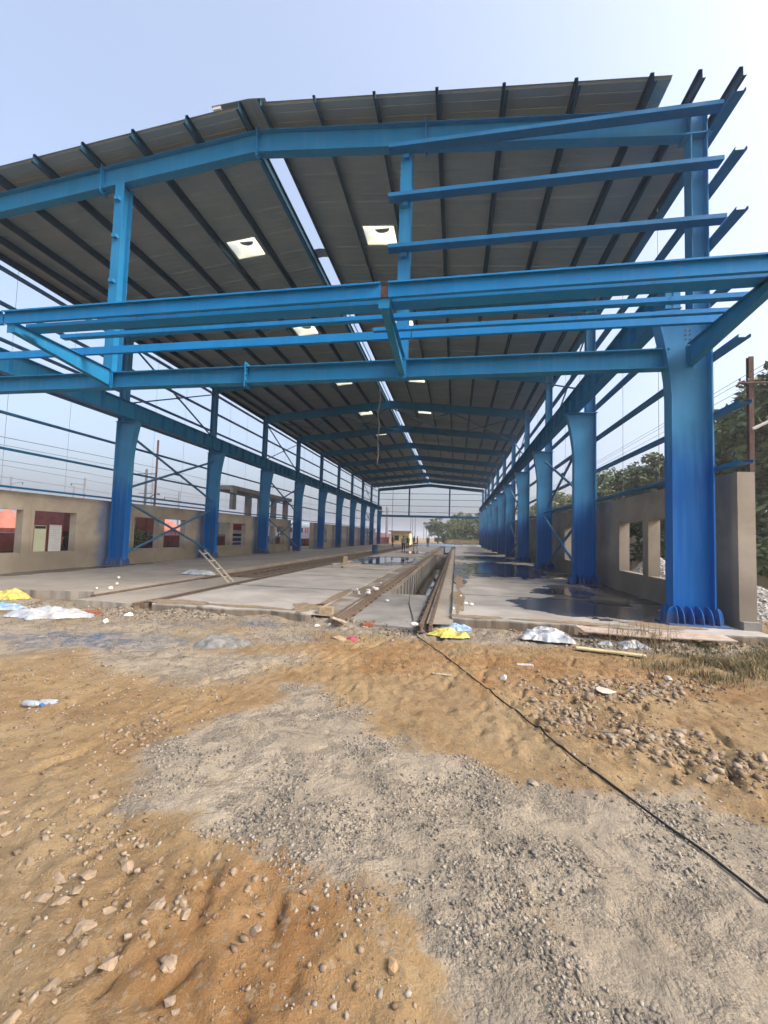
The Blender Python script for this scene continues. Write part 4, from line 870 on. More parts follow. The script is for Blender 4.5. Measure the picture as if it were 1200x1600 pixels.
# workshop bits in the distance
t = thing('steel_drum', (-8.1, 41.7, .03), 'dark blue steel drum on the far platform edge', 'drum'); b = MB(); b.tube([(-8.1, 41.7, -.16), (-8.1, 41.7, .70)], .3, 14); b.build('shell', plain('drum_blue', (0.02, .07, .2), .5), t)
b = MB(); b.tube([(-8.1, 41.7, .12), (-8.1, 41.7, .15)], .315, 14); b.build('hoop', M['rod'], t)
t = thing('work_stand', (-4.25, 43.9, 0), 'small dark tripod work stand on the middle slab', 'stand')
for a in (0, 2.1, 4.2): b = MB(); b.tube([(-4.25 + .05 * math.cos(a), 43.9 + .05 * math.sin(a), .9), (-4.25 + .38 * math.cos(a), 43.9 + .38 * math.sin(a), .0)], .025, 5); b.build('leg', M['rust'], t)
b = MB(); b.box(-4.45, -4.05, 43.75, 44.05, .88, 1.0); b.build('head', M['bolt'], t)
# dry weeds at the right wall end
def weeds(n, fx, name, label, cat, cols, h0, h1):
    V, F = [], []; mi = []; XY = np.array([fx() for _ in range(n)]); ZZ = ground_z(XY[:, 0], XY[:, 1])
    for i in range(n):
        x, y = float(XY[i, 0]), float(XY[i, 1]); z = float(ZZ[i]) - .01; a = random.uniform(0, 6.28); h = random.uniform(h0, h1); le = random.gauss(0, 1.0) * h; dx, dy = math.cos(a), math.sin(a); wv = random.uniform(.002, .006)
        p0 = Vector((x, y, z)); p1 = p0 + Vector((dx * le * .4, dy * le * .4, h * .6)); p2 = p0 + Vector((dx * le * 1.1, dy * le * 1.1, h)); sd = Vector((-dy, dx, 0)) * wv; o = len(V)
        V += [p0 - sd, p0 + sd, p1 + sd * .8, p1 - sd * .8, p2]; F += [(o, o + 1, o + 2, o + 3), (o + 3, o + 2, o + 4)]; m_ = random.randrange(len(cols)); mi += [m_, m_]
    me = bpy.data.meshes.new(name); me.from_pydata([tuple(v) for v in V], [], F)
    for c in cols: me.materials.append(c)
    me.polygons.foreach_set('material_index', mi); me.update(); return tag(inst(name, me), label, cat, None, 'stuff')
wc = [plain('dry_straw', (0.30, 0.22, 0.11), .9), plain('dry_brown', (0.15, 0.105, 0.055), .9), plain('weed_green', (0.12, 0.13, 0.045), .9)]
def fw_():
    while True:
        t_ = random.random(); x, y = 3.2 + 4.2 * t_ + random.gauss(0, .3), 6.9 + 2.2 * t_ + random.gauss(0, .40)
        if noise.noise(Vector((x * 2.2, y * 2.2, 4))) > -.05 + random.uniform(-.25, .25) and not (5.6 < x < 6.1 and y > 9.5): return x, y
weeds(9000, fw_, 'dry_grass', 'tangle of dry grass at the foot of the right wall end', 'grass', wc, .03, .17)
weeds(260, lambda: (3.3 + random.gauss(0, .35), 8.35 + random.gauss(0, .2)), 'dry_twigs', 'dry twiggy weeds before the big right column', 'weeds', wc[:2], .15, .5)
weeds(3500, lambda: (random.uniform(-11, 3), 7.6 + random.gauss(0, .8)), 'straw_litter', 'sparse straw litter along the slab edge', 'straw', wc[:2], .02, .07)
# ------------------------------------------------------------------ trees
def leaf_mat(name, a, b_):
    m, nt, bs, N, L = nodes(name); p = pos(nt); oi = N('ShaderNodeObjectInfo').outputs['Random']
    f = ramp(nt, fmath(nt, 'ADD', noise_tex(nt, .8, 3, .6, p), fmath(nt, 'MULTIPLY', fmath(nt, 'SUBTRACT', oi, .5), .3)), .35, .65)
    L(mixc(nt, f, a, b_), bs.inputs['Base Color']); bs.inputs['Roughness'].default_value = .55; bs.inputs['Specular IOR Level'].default_value = .35; return m
M['leaf'] = leaf_mat('leaves_dark', (0.045, 0.08, 0.024), (0.115, 0.155, 0.05)); M['leaf2'] = leaf_mat('leaves_olive', (0.085, 0.12, 0.04), (0.17, 0.19, 0.08))
M['bark'] = plain('bark', (0.13, 0.105, 0.08), .95, 0, .4, 8, .4)
def crown_arrays(seed, H, Rr, zc, n_clump, n_leaf, size, squash=.8, loose=0):
    g = np.random.default_rng(seed); cl = []
    while len(cl) < n_clump:
        v = g.normal(0, 1, 3); v /= np.linalg.norm(v); r_ = g.random() ** .45
        p_ = np.array([v[0] * Rr * r_, v[1] * Rr * r_, zc + v[2] * Rr * squash * r_])
        p_[:2] *= 1 + .25 * math.sin(3 * math.atan2(v[1], v[0]) + seed)
        if p_[2] > H * .16: cl.append((p_, .55 + .75 * g.random()))
    V, F = [], []
    for p_, cr in cl:
        m_ = int(n_leaf * cr); d = g.normal(0, 1, (m_, 3)); d /= np.linalg.norm(d, axis=1)[:, None]; c = p_ + d * (cr * Rr * .24 * (g.random((m_, 1)) ** .4)) * np.array([1, 1, .7])
        a = g.normal(0, 1, (m_, 3)); a[:, 2] *= .5; a /= np.linalg.norm(a, axis=1)[:, None]; b_ = np.cross(a, g.normal(0, 1, (m_, 3))); b_ /= np.linalg.norm(b_, axis=1)[:, None]
        s_ = size * (.6 + .8 * g.random((m_, 1))); o = sum(len(x) for x in V)
        V.append(np.concatenate([c - a * s_, c + b_ * s_ * .45, c + a * s_, c - b_ * s_ * .45], 1).reshape(-1, 3)); F.append(np.arange(m_ * 4).reshape(-1, 4) + o)
    return np.concatenate(V), np.concatenate(F), cl
def quads_mesh(name, V, F, mat):
    me = bpy.data.meshes.new(name); me.vertices.add(len(V)); me.vertices.foreach_set('co', V.astype(np.float32).ravel()); me.loops.add(F.size); me.loops.foreach_set('vertex_index', F.ravel().astype(np.int32))
    me.polygons.add(len(F)); me.polygons.foreach_set('loop_start', np.arange(0, F.size, 4, dtype=np.int32)); me.update(calc_edges=True); me.materials.append(mat); return me
def tree_meshes(seed, H, Rr, n_clump, n_leaf, size, mat):
    zc = H - Rr * .82; V, F, cl = crown_arrays(seed, H, Rr, zc, n_clump, n_leaf, size)
    r_ = random.Random(seed); b = MB(); top = Vector((r_.uniform(-.3, .3), r_.uniform(-.3, .3), zc + Rr * .2))
    trunk = [Vector((0, 0, -.2)), Vector((r_.uniform(-.15, .15), r_.uniform(-.15, .15), zc * .35)), Vector((r_.uniform(-.3, .3), r_.uniform(-.3, .3), zc * .7)), top]
    b.tube(trunk, [H * .028, H * .021, H * .015, H * .006], 8)
    for p_, cr in cl[::max(1, len(cl) // 16)]:
        st = trunk[1].lerp(trunk[3], r_.uniform(.1, .8)); e = Vector(p_); b.tube([st, st.lerp(e, .5) + Vector((0, 0, .25)), e], [H * .010, H * .006, H * .002], 5)
    return quads_mesh('crown', V, F, mat), b.mesh('trunk', M['bark'], True)
TM = [tree_meshes(51, 11.5, 4.6, 95, 95, .26, M['leaf']), tree_meshes(52, 10.2, 4.0, 80, 95, .24, M['leaf2']), tree_meshes(53, 12.2, 4.3, 95, 95, .25, M['leaf'])]
TS = tree_meshes(54, 7.0, 3.2, 60, 60, .22, M['leaf2'])
def tree(x, y, idx, sc, rz, label, group, name='broadleaf_tree'):
    cm, tm = TS if idx == 9 else TM[idx]; z = gz(x, y)
    t = thing(name, (x, y, z), label, 'tree', group); t.rotation_euler = (0, 0, rz); t.scale = (sc, sc, sc)
    for nm, me in (('crown', cm), ('trunk', tm)):
        o = bpy.data.objects.new(nm, me); COL.objects.link(o); o.parent = t; W[o.name] = Vector((0, 0, 0))
right_trees = [(18.5, 25.5, 2, 1.0, 'dense dark tree right of the rusty pole, nearest of the row'), (21, 33, 0, 1.08, 'tall dense tree just behind the rusty pole'), (17, 38.5, 1, .95, 'olive green tree left of the rusty pole'),
               (19.5, 45, 0, .93, 'dark tree seen between the first and second right columns'), (17.0, 53, 1, .9, 'olive tree low behind the second right column'), (20.5, 60, 2, .95, 'rear dark tree above the right wall'),
               (16.5, 68, 1, .95, 'pale olive tree seen between the further right columns'), (18.5, 78, 0, .9, 'distant tree above the far end of the right wall'), (25, 41, 2, 1.12, 'tall tree standing behind the row at the right edge'), (15, 90, 1, .9, 'tree beyond the end of the right wall')]
for i, (x, y, k, sc, lab) in enumerate(right_trees): tree(x, y, k, sc, i * 1.3, lab, 'trees beyond the right wall')
far_trees = [(-5.0, 118, 9, 1.0, 'loose pale tree at the left of the far end grove'), (-.5, 116, 9, .95, 'round olive tree second from left in the far grove'), (3.2, 122, 1, .78, 'hazy tree in the middle of the far grove'), (7.5, 115, 0, .70, 'darker tree at the right of the far grove'), (12, 120, 2, .7, 'tree at the far right behind the shed end'), (1.2, 135, 2, .72, 'hazy tall tree at the back of the far grove')]
for i, (x, y, k, sc, lab) in enumerate(far_trees): tree(x, y, k, sc * 1.12, i * 2.1 + .4, lab, 'trees beyond the far end')
TB = tree_meshes(55, 3.6, 2.6, 55, 75, .2, M['leaf']); TM.append(TB)
for i, (x, y, sc, lab) in enumerate(((15.2, 19, 1.3, 'dense dark shrub behind the cream wall right of the rusty pole'), (15.6, 25, 1.5, 'dark shrub behind the cream wall at the foot of the rusty pole'), (15.0, 31, 1.4, 'dark shrub behind the cream wall, third from the front'), (15.4, 38, 1.5, 'dark shrub behind the cream wall, fourth from the front'), (15.0, 46, 1.5, 'dark shrub behind the cream wall, fifth from the front'), (15.3, 55, 1.6, 'dark shrub behind the cream wall, sixth from the front'), (20, 21, 1.9, 'big dark shrub at the right picture edge'))): tree(x, y, 3, sc, i * 1.9, lab, 'shrubs behind the cream wall', 'shrub')
for i, (x, y, sc, lab) in enumerate(((-2.5, 108, 1.0, 'leftmost green shrub below the far grove'), (1.5, 109, 1.3, 'green shrub in the middle below the far grove'), (5.5, 108, 1.4, 'green shrub right below the far grove'), (10, 108, 1.5, 'green shrub behind the far right columns'))): tree(x, y, 3, sc, i * 1.3, lab, 'shrubs below the far grove', 'shrub')
tree(-20.4, 23.2, 9, .36, 1.0, 'small green bush behind the left wall opening by the first column', None, 'bush')
wd_ = [plain('reed_tan', (0.34, 0.25, 0.15), .9), plain('reed_green', (0.17, 0.18, 0.08), .9)]
V, F = [], []
for i in range(6000):
    x = random.uniform(-2, 14); y = random.uniform(97, 104); a = random.uniform(0, 6.28); h = random.uniform(.8, 1.9); dx, dy = math.cos(a) * .05, math.sin(a) * .05; o = len(V); z = -.4; lx, ly = random.gauss(0, .25), random.gauss(0, .25)
    V += [(x - dx, y - dy, z), (x + dx, y + dy, z), (x + lx, y + ly, z + h)]; F.append((o, o + 1, o + 2))
me = bpy.data.meshes.new('tall_grass'); me.from_pydata(V, [], F); [me.materials.append(m) for m in wd_]; me.polygons.foreach_set('material_index', [random.random() < .3 for _ in F]); me.update()
tag(inst('tall_grass', me), 'tall tan dry grass in front of the far trees', 'grass', None, 'stuff')

# ------------------------------------------------------------------ right side: fence, heap, pole
fence = thing('boundary_wall', (13, 5, -.3), 'cream precast boundary wall behind the right plastered wall', 'wall'); M['cream'] = plain('cream_paint', (0.55, 0.47, 0.30), .85, 0, .12, 1.5)
pm_ = MB(); pm_.box(13.0, 13.07, .04, .96, -.3, 2.25); pmesh = pm_.mesh('panel', M['cream']); po = MB(); po.box(13.03, 13.12, -.035, .035, -.3, 2.2); pom = po.mesh('post', M['rust'])
for i in range(80): inst('panel', pmesh, fence, (0, 6 + i, 0)); inst('post', pom, fence, (0, 6 + i, 0))
def heap(loc, rx, ry, h, label, name='gravel_heap', n=46, mat=None):
    b = MB(); P = []
    for j in range(n + 1):
        for i in range(n + 1):
            u, v = i / n * 2 - 1, j / n * 2 - 1; r_ = math.hypot(u, v); z = max(0, 1 - r_) * h * (1 + .3 * noise.noise(Vector((u * 2, v * 2, h)))); z += (.05 * noise.noise(Vector((u * 14, v * 14, 2))) + .04 * random.random()) * (r_ < 1); P.append((u * rx, v * ry, z - .05))
    b.add(P, [(j * (n + 1) + i, j * (n + 1) + i + 1, (j + 1) * (n + 1) + i + 1, (j + 1) * (n + 1) + i) for j in range(n) for i in range(n)]); o = b.build(name, mat or M['ballast'], None, False, loc); return tag(o, label, 'heap')
def ballast_mat():
    m, nt, bs, N, L = nodes('ballast'); p = pos(nt); v = N('ShaderNodeTexVoronoi'); v.inputs['Scale'].default_value = 14; L(p, v.inputs['Vector'])
    L(mixc(nt, ramp(nt, sep(nt, v.outputs['Color'])[0], 0, 1), (0.16, 0.155, 0.145), (0.40, 0.385, 0.36)), bs.inputs['Base Color']); bs.inputs['Roughness'].default_value = .95
    bump(nt, bs, v.outputs['Distance'], 1.0, .06); return m
M['ballast'] = ballast_mat()
heap((8.3, 19.3, -.25), 1.9, 2.6, 1.55, 'grey ballast heap seen through the right wall opening'); heap((8.6, 14.6, -.25), 2.0, 3.0, 1.05, 'low grey ballast heap outside the right wall end')
heap((10.6, 10.8, -.25), 2.6, 2.2, .55, 'low spread of ballast at the right picture edge')
b = MB(); b.tube([(6.45, 9.3, -.05), (6.9, 9.25, -.03), (7.6, 9.2, -.05)], [.16, .19, .16], 12); tag(b.build('concrete_pipe', M['grey'], None, True), 'rounded grey concrete piece lying right of the wall end', 'pipe')
pole = thing('rail_pole', (9.72, 15.8, -.3), 'rusty rail-section power pole with crossarm at the right', 'pole')
b = MB(); b.prism(prof_I(.15, .15, .03, .03), (9.72, 15.8, -.3), (9.78, 15.8, 8.15), (0, 1, 0)); b.build('shaft', M['rust'], pole)
b = MB(); b.tube([(9.28, 15.65, 7.08), (9.36, 15.65, 7.2), (10.16, 15.65, 7.2), (10.24, 15.65, 7.08)], .04, 6); b.build('crossarm', M['rust'], pole)
for x in (9.38, 9.62, 10.10): b = MB(); b.tube([(x, 15.65, 7.2), (x, 15.65, 7.27), (x, 15.65, 7.3), (x, 15.65, 7.36)], [.012, .012, .035, .03], 8); b.build('insulator', M['bolt'], pole)
b = MB(); b.tube([(9.72, 15.62, 5.62), (10.35, 15.5, 5.95)], .05, 8); b.build('lamp_tube', M['white'], pole)
for i, (x, z) in enumerate(((9.38, 7.36), (9.62, 7.36), (10.10, 7.36), (10.0, 6.9))):
    p_ = []
    for j in range(25): y = -20 + j * 6.5; zz = z + .0009 * (y - 15.7) ** 2 * .25 - .25 * (((y - 15.7) / 36) % 1) * 0; p_.append((x + (y - 15.7) * .03, y, zz))
    b = MB(); b.tube(p_, .009, 4); tag(b.build('power_line', M['bolt']), ('left overhead wire on the rusty pole crossarm', 'second overhead wire on the rusty pole crossarm', 'right overhead wire on the rusty pole crossarm', 'lowest overhead wire beside the rusty pole')[i], 'wire', 'wires at the right pole')

# ------------------------------------------------------------------ beyond the left wall: wagons, masts, boards
M['maroon'] = plain('wagon_maroon', (0.20, 0.055, 0.045), .75, 0, .35, 2.5); M['dark'] = plain('undergear', (0.03, 0.027, 0.025), .9); M['coach'] = plain('coach_grey', (0.42, 0.46, 0.52), .5, 0, .12, 1.0); M['glass'] = plain('coach_glass', (0.03, 0.04, 0.06), .15)
M['tarpr'] = plain('tarp_orange', (0.55, 0.20, 0.14), .8, 0, .3, 1.0)
def wagon(x, ya, yb, z0, z1, label, mat='maroon', tarp=False, group='wagons beyond the left wall'):
    t = thing('freight_wagon', (x, ya, -.8), label, 'wagon', group); b = MB(); b.box(x - 1.5, x + 1.5, ya, yb, z0, z1); b.build('body', M[mat], t)
    n = int((yb - ya) / 1.3)
    for i in range(n + 1): y = ya + (yb - ya) * i / n; b = MB(); b.box(x + 1.502, x + 1.58, y - .05, y + .05, z0, z1 - .02); b.build('rib', M[mat], t)
    b = MB(); b.box(x - 1.2, x + 1.2, ya + .3, yb - .3, z0 - .35, z0 - .004); b.build('underframe', M['dark'], t)
    for y in (ya + 1.2, ya + 3.0, yb - 3.0, yb - 1.2): b = MB(); b.prism(prof_O(.46, 14), (x + .75, y, z0 - .62), (x + .88, y, z0 - .62), (0, 0, 1)); b.build('wheel', M['dark'], t)
    if tarp:
        m_ = max(2, int((yb - ya) / 3.4))
        for k in range(m_):
            yc = ya + (yb - ya) * (k + .5) / m_; P = []; q_ = 12
            for j in range(q_ + 1):
                for i in range(q_ + 1): u, v = i / q_ * 2 - 1, j / q_ * 2 - 1; P.append((x + u * 1.45, yc + v * 1.35, z1 + .01 + max(0, 1 - abs(v) ** 1.6) * max(0, 1 - abs(u) ** 3) * 1.2 * (1 + .2 * noise.noise(Vector((u * 2, v * 2 + k, x))))))
            b = MB(); b.add(P, [(j * (q_ + 1) + i, j * (q_ + 1) + i + 1, (j + 1) * (q_ + 1) + i + 1, (j + 1) * (q_ + 1) + i) for j in range(q_) for i in range(q_)]); b.build('tarp_cover', M['tarpr'], t, True)
wagon(-24.5, 12.5, 20.2, .25, 1.2, 'low maroon wagon seen through the leftmost wall opening')
wagon(-24.0, 20.6, 28.5, 1.35, 3.35, 'tall maroon box wagon behind the notice boards')
wagon(-24.5, 29.0, 41, .25, 1.15, 'low maroon wagon behind the braced bay of the left wall'); wagon(-24.5, 41.5, 53, .25, 1.1, 'low maroon wagon behind the third and fourth left bays')
wagon(-24.5, 60, 76, -.1, .75, 'maroon flat wagon in front of the grey coach')
for i, (a, c) in enumerate(((14, 26), (26.5, 38), (38.5, 50), (50.5, 62))): wagon(-31, a, c, .3, 1.4, ('open wagon with orange covers at the far left', 'open wagon with orange covers, second from the left', 'open wagon with orange covers, third from the left', 'open wagon with orange covers, rearmost')[i], 'maroon', True)
# grey passenger coach in the gap
t = thing('passenger_coach', (-27.5, 58, -.6), 'pale grey passenger coach visible through the gap in the left wall', 'coach'); b = MB()
pr = [(-1.5, 0), (1.5, 0), (1.55, 1.2), (1.5, 2.3), (1.2, 2.75), (.6, 3.0), (-.6, 3.0), (-1.2, 2.75), (-1.5, 2.3), (-1.55, 1.2)]; b.prism(pr, (-27.5, 56, .55), (-27.5, 79, .55)); b.build('body', M['coach'], t)
for i in range(9):
    y = 57.5 + i * 2.4; b = MB(); b.box(-26.0, -25.93, y, y + 1.0, 1.75, 2.5); b.build('window', M['glass'], t)
b = MB(); b.box(-26.0, -25.92, 64.6, 65.3, .8, 3.0); b.build('door', plain('coach_door', (0.16, 0.18, 0.24), .5), t)
M['red'] = plain('sign_red', (0.45, 0.03, 0.04), .6, 0, .1)
b = MB(); b.box(-25.925, -25.90, 69.0, 70.6, 1.72, 2.55); b.build('red_panel', M['red'], t); b = MB(); b.box(-25.899, -25.895, 69.7, 69.95, 1.75, 2.5); b.build('panel_stripe', M['white'], t)
# far red brick line / stock on the horizon
for i in range(9):
    y = 100 + i * 26; wagon(-34 - i * 1.5, y, y + 24, .3, 3.0, 'distant maroon wagon in the rake near the yellow hut' if i == 0 else 'distant maroon wagon in the hazy rake beyond the hut', 'maroon', False, 'hazy wagons beyond the hut')
# notice boards behind the second opening
def signboard(x, y0_, y1_, z0, z1, mat, name, label, lines=0, head=None, legs=True, stripes=None):
    t = thing(name, (x, (y0_ + y1_) / 2, -.3), label, 'sign'); b = MB(); b.box(x - .03, x, y0_, y1_, z0, z1); b.build('panel', mat, t)
    b = MB(); f_ = .035
    for (a, c, d, e) in ((y0_ - f_, y0_ - .001, z0 - f_, z1 + f_), (y1_ + .001, y1_ + f_, z0 - f_, z1 + f_), (y0_, y1_, z1 + .001, z1 + f_), (y0_, y1_, z0 - f_, z0 - .001)): b.box(x - .035, x + .012, a, c, d, e)
    b.build('frame', M['maroon'], t)
    if head: b = MB(); b.box(x + .001, x + .006, y0_ + .03, y1_ - .03, z1 - .14, z1 - .03); b.build('heading', head, t)
    for i in range(lines):
        z = z1 - .2 - i * (z1 - z0 - .28) / max(1, lines); w_ = random.uniform(.6, .92); b = MB(); b.box(x + .001, x + .004, y0_ + .04, y0_ + .04 + (y1_ - y0_ - .08) * w_, z - .012, z); b.build('text_line', plain('faint_ink', (0.35, 0.38, 0.38), .8), t)
    if stripes:
        n = len(stripes); zz = z1
        for (h_, m_) in stripes: b = MB(); b.box(x + .001, x + .008, y0_, y1_, zz - h_ * (z1 - z0), zz - .002); b.build('band', m_, t); zz -= h_ * (z1 - z0)
    if legs:
        for y in (y0_ + .05, y1_ - .05): b = MB(); b.box(x - .08, x - .036, y - .025, y + .025, -.6, z1); b.build('post', M['dark'], t)
signboard(-17.3, 14.57, 15.09, .50, 1.66, plain('board_green', (0.56, 0.60, 0.44), .7, 0, .08), 'notice_board', 'pale green notice board with a black heading behind the left wall', 0, M['dark'])
signboard(-17.3, 15.22, 15.80, .50, 1.70, plain('board_white', (0.62, 0.64, 0.66), .7, 0, .08), 'notice_board', 'white notice board with lines of text behind the left wall', 11)
M['yel'] = plain('sign_yellow', (0.62, 0.50, 0.05), .6, 0, .1); M['navy'] = plain('sign_blue', (0.06, 0.07, 0.25), .6, 0, .15); M['sw'] = plain('sign_white', (0.62, 0.62, 0.60), .6, 0, .1)
signboard(-19, 31.0, 32.5, 1.35, 2.45, M['sw'], 'hoarding', 'white hoarding with yellow top band seen through the left wall', 2, None, True, [(.18, M['yel']), (.5, M['sw'])])
signboard(-19, 33.2, 35.4, .3, 2.45, M['sw'], 'hoarding', 'red white and blue hoarding seen through the left wall', 0, None, True, [(.33, M['red']), (.14, M['sw']), (.10, M['dark']), (.08, M['sw']), (.12, M['navy']), (.06, M['sw']), (.15, M['navy'])])
signboard(-19, 42.6, 44.0, 1.3, 2.4, M['sw'], 'hoarding', 'small red and white hoarding behind the fourth left bay', 0, None, True, [(.6, M['red']), (.4, M['sw'])])
# unfinished concrete frame behind the left wall
t = thing('concrete_skeleton', (-21, 40, -.3), 'unfinished grey concrete frame standing behind the left wall', 'ruin')
b = MB(); b.box(-22.6, -20.7, 35.8, 50, 5.55, 5.95); b.build('beam', M['grey'], t)
b = MB(); b.box(-21.0, -20.7, 35.8, 36.5, 3.7, 5.549); b.build('hanging_end', M['grey'], t)
for y in (39.2, 41.9, 45.2, 48.6): b = MB(); b.box(-21.3, -20.8, y, y + .55, -.5, 5.549); b.build('post', M['grey'], t)
# poles and masts
def mast(x, y, h, label, r_=.09, arm=0, group='yard masts', name='line_mast', mat='rod'):
    t = thing(name, (x, y, -.6), label, 'mast', group); b = MB(); b.tube([(x, y, -.6), (x, y, h)], r_, 6); b.build('shaft', M[mat], t)
    if arm: b = MB(); b.tube([(x, y, h - 1.2), (x + arm, y, h - .9)], .05, 5); b.build('bracket', M['rod'], t); b = MB(); b.tube([(x + arm, y, h - .9), (x + arm * 1.02, y, h - 1.3)], .09, 5); b.build('insulator', M['bolt'], t)
    return t
b_ = mast(-24.2, 30, 8.9, 'thick rusty pole behind the first braced left bay', .08, 0, None, 'steel_pole', 'rust')
lamp = mast(-25.1, 30, 6.5, 'slim pole with crossarms and lamp left of the rusty pole', .09, 0, None, 'lamp_pole')
b = MB(); b.box(-25.9, -24.3, 29.95, 30.05, 6.1, 6.16); b.box(-25.7, -24.5, 29.95, 30.05, 4.5, 4.55); b.build('crossarm', M['rod'], lamp); b = MB(); b.tube([(-25.1, 30, 3.9), (-24.2, 30, 4.5), (-23.8, 30, 4.45)], [.03, .03, .08], 6); b.build('lamp', M['rod'], lamp)
for x, y, h, a, lab in ((-61.8, 60, 9.8, -2.6, 'mast with bracket above the second left wall opening'), (-76.8, 60, 9.9, 2.4, 'leftmost mast with bracket at the picture edge'), (-44, 60, 7.7, -2.6, 'mast with bracket right of the rusty pole'), (-66, 62, 8.6, 0, 'plain short mast beside the bracket mast'), (-57, 70, 10.5, 0, 'plain mast hidden behind the first left column')): mast(x, y, h, lab, .16, a)
for i in range(11):
    y = 95 + i * 17; x = -16 - 3.2 * (i % 3) + i * .6; mast(x, y, 8.5 + (i % 3) * .8, 'thin hazy mast in the far row left of the grove', .08 + .0006 * y, 0, 'far hazy masts')
for i, (x, z) in enumerate(((-38, 8.3), (-41, 7.4), (-52, 8.2), (-55, 7.2), (-30, 7.6))):
    b = MB(); b.tube([(x, -10 + j * 10, z + .25 * math.cos(j * math.pi / 2.5)) for j in range(20)], .02, 4); tag(b.build('overhead_wire', M['bolt']), 'thin overhead wire over the tracks beyond the left wall', 'wire', 'wires over the left tracks')
# yellow hut
hut = thing('hut', (-12.4, 94, -.4), 'small yellow hut with flat roof at the far end', 'hut'); M['hutw'] = plain('hut_yellow', (0.78, 0.60, 0.27), .85, 0, .15, 1.2)
b = MB(); b.box(-14.4, -10.2, 92.5, 97, -.5, 2.55); b.build('wall', M['hutw'], hut); b = MB(); b.box(-14.9, -9.8, 92, 97.5, 2.553, 2.85); b.build('roof', M['grey'], hut)
w_ = MB(); w_.box(-13.6, -12.6, 92.44, 92.499, .7, 1.7); w_ = w_.build('window', M['glass'], hut); b = MB(); b.box(-13.8, -12.4, 92.0, 92.438, 1.75, 1.87); b.build('sunshade', M['grey'], hut); b = MB(); b.box(-13.7, -12.5, 92.40, 92.438, .58, .68); b.build('sill', M['grey'], hut)
b = MB(); b.box(-11.5, -10.7, 92.44, 92.499, -.4, 1.7); b.build('door', M['wood2'], hut)
b = MB(); b.box(-19.5, -15.6, 96, 99, -.5, 1.1); t = thing('orange_shed', (-17.5, 96, -.5), 'low orange store left of the yellow hut', 'shed'); b.build('wall', M['tarpr'], t); b = MB(); b.box(-19.7, -15.4, 95.8, 99.2, 1.103, 1.25); b.build('roof', M['grey'], t)

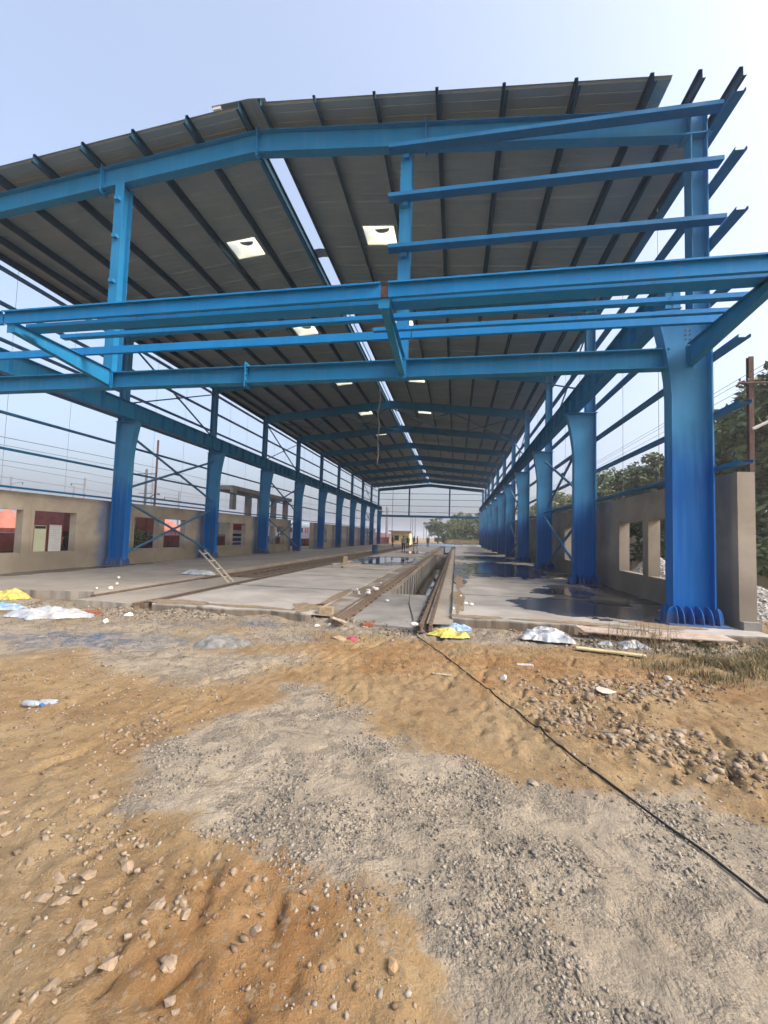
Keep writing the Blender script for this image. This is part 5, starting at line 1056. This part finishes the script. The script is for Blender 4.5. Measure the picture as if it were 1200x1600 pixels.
# ------------------------------------------------------------------ people far inside the shed
def cloth_mat(name, shirt, pants):
    m, nt, bs, N, L = nodes(name); tc = N('ShaderNodeTexCoord').outputs['Object']; z = sep(nt, tc)[2]
    c = mixc(nt, ramp(nt, z, .925, .93), pants, shirt); c = mixc(nt, ramp(nt, z, 1.44, 1.45), c, (0.22, 0.12, 0.075)); c = mixc(nt, fmath(nt, 'SUBTRACT', 1.0, ramp(nt, z, .075, .08)), c, (0.02, .018, .016)); L(c, bs.inputs['Base Color']); bs.inputs['Roughness'].default_value = .9; return m
def person(x, y, rz, shirt, pants, label, stride=.0, arm=0.0):
    J = {'pel': (0, 0, .95, .15, .11), 'wai': (0, 0, 1.08, .145, .10), 'che': (0, .01, 1.30, .17, .115), 'nek': (0, 0, 1.47, .055, .055), 'chin': (0, -.015, 1.545, .075, .085), 'head': (0, -.02, 1.63, .078, .092), 'crown': (0, -.01, 1.69, .055, .065)}
    E = [('pel', 'wai'), ('wai', 'che'), ('che', 'nek'), ('nek', 'chin'), ('chin', 'head'), ('head', 'crown')]
    for s, n in ((1, 'r'), (-1, 'l')):
        st = stride * s
        J.update({n + 'hip': (.095 * s, 0, .88, .085, .09), n + 'kne': (.10 * s, st * .5 - .03, .50, .06, .062), n + 'ank': (.10 * s, st, .09, .042, .045), n + 'toe': (.12 * s, st - .17, .04, .045, .035),
                  n + 'sho': (.185 * s, 0, 1.40, .06, .06), n + 'elb': (.25 * s, .04 - arm * .1, 1.13, .043, .043), n + 'wri': (.235 * s, -.06 - arm * .22, .90 + arm * .2, .03, .03), n + 'han': (.225 * s, -.09 - arm * .26, .81 + arm * .22, .04, .026)})
        E += [('pel', n + 'hip'), (n + 'hip', n + 'kne'), (n + 'kne', n + 'ank'), (n + 'ank', n + 'toe'), ('che', n + 'sho'), (n + 'sho', n + 'elb'), (n + 'elb', n + 'wri'), (n + 'wri', n + 'han')]
        for q_, (dx, dz) in enumerate(((-.03, -.075), (-.01, -.09), (.012, -.085), (.03, -.065))):
            J[n + 'f%d' % q_] = (.225 * s + dx * s * .5, -.10 - arm * .28, .81 + arm * .22 + dz, .009, .009); E.append((n + 'han', n + 'f%d' % q_))
        J[n + 'th'] = (.20 * s, -.14 - arm * .26, .80 + arm * .2, .010, .010); E.append((n + 'han', n + 'th'))
    ks = list(J); me = bpy.data.meshes.new('person'); me.from_pydata([J[k][:3] for k in ks], [(ks.index(a), ks.index(c)) for a, c in E], [])
    o = bpy.data.objects.new('person', me); COL.objects.link(o); sk = o.modifiers.new('skin', 'SKIN'); sk.use_smooth_shade = True; o.modifiers.new('sub', 'SUBSURF').levels = 1
    if not me.skin_vertices: me.attributes.new('skin', 'FLOAT', 'POINT')
    for i, k in enumerate(ks): me.skin_vertices[0].data[i].radius = J[k][3:5]; me.skin_vertices[0].data[i].use_root = (k == 'pel')
    me.materials.append(cloth_mat('clothes', shirt, pants)); o.location = (x, y, .005); o.rotation_euler = (0, 0, rz); W[o.name] = Vector((0, 0, 0)); tag(o, label, 'person', 'people in the far part of the shed')
    b = MB(); P = []
    for j in range(6):
        for i in range(10): a = 2 * math.pi * i / 10; ph = j / 5 * 1.5; P.append((.088 * math.cos(a) * math.cos(ph), .015 + .10 * math.sin(a) * math.cos(ph), 1.655 + .085 * math.sin(ph)))
    b.add(P, [(j * 10 + i, j * 10 + (i + 1) % 10, (j + 1) * 10 + (i + 1) % 10, (j + 1) * 10 + i) for j in range(5) for i in range(10)]); h = b.mesh('hair', M['dark'], True)
    ho = bpy.data.objects.new('hair', h); COL.objects.link(ho); ho.parent = o
person(-5.33, 42.75, 2.9, (.30, .30, .27), (.02, .02, .025), 'man in pale grey shirt and dark trousers standing nearest on the slab', .05)
person(-8.7, 57.5, 1.2, (.02, .02, .025), (.03, .03, .035), 'person in black clothes walking by the far left columns', .18)
person(-6.2, 54.2, 3.4, (.02, .02, .03), (.025, .025, .03), 'person in dark clothes behind the man in pale shirt', .1)
person(-7.4, 74.5, .4, (.05, .07, .12), (.03, .03, .04), 'person in dark blue in the distant pair near the hut', .05); person(-6.9, 75.5, 2.0, (.06, .05, .05), (.03, .03, .03), 'person in dark brown in the distant pair near the hut', .05)
person(-4.35, 66, 3.0, (.03, .02, .025), (.02, .02, .03), 'person in black standing alone right of the others', .06)
# ------------------------------------------------------------------ haze
hb = MB(); hb.box(-950, 950, -320, 1550, -3.0, 16.5); hz = hb.build('haze', None)
hm = bpy.data.materials.new('haze_air'); hm.use_nodes = True; hn = hm.node_tree; hn.nodes.remove(hn.nodes['Principled BSDF']); pv = hn.nodes.new('ShaderNodeVolumePrincipled')
pv.inputs['Color'].default_value = (0.88, 0.90, 0.97, 1); pv.inputs['Density'].default_value = 0.0013; pv.inputs['Anisotropy'].default_value = 0.2
hn.links.new(pv.outputs[0], hn.nodes['Material Output'].inputs['Volume']); hz.data.materials.clear(); hz.data.materials.append(hm); tag(hz, 'pale winter haze over the yard', 'haze', None, 'stuff')
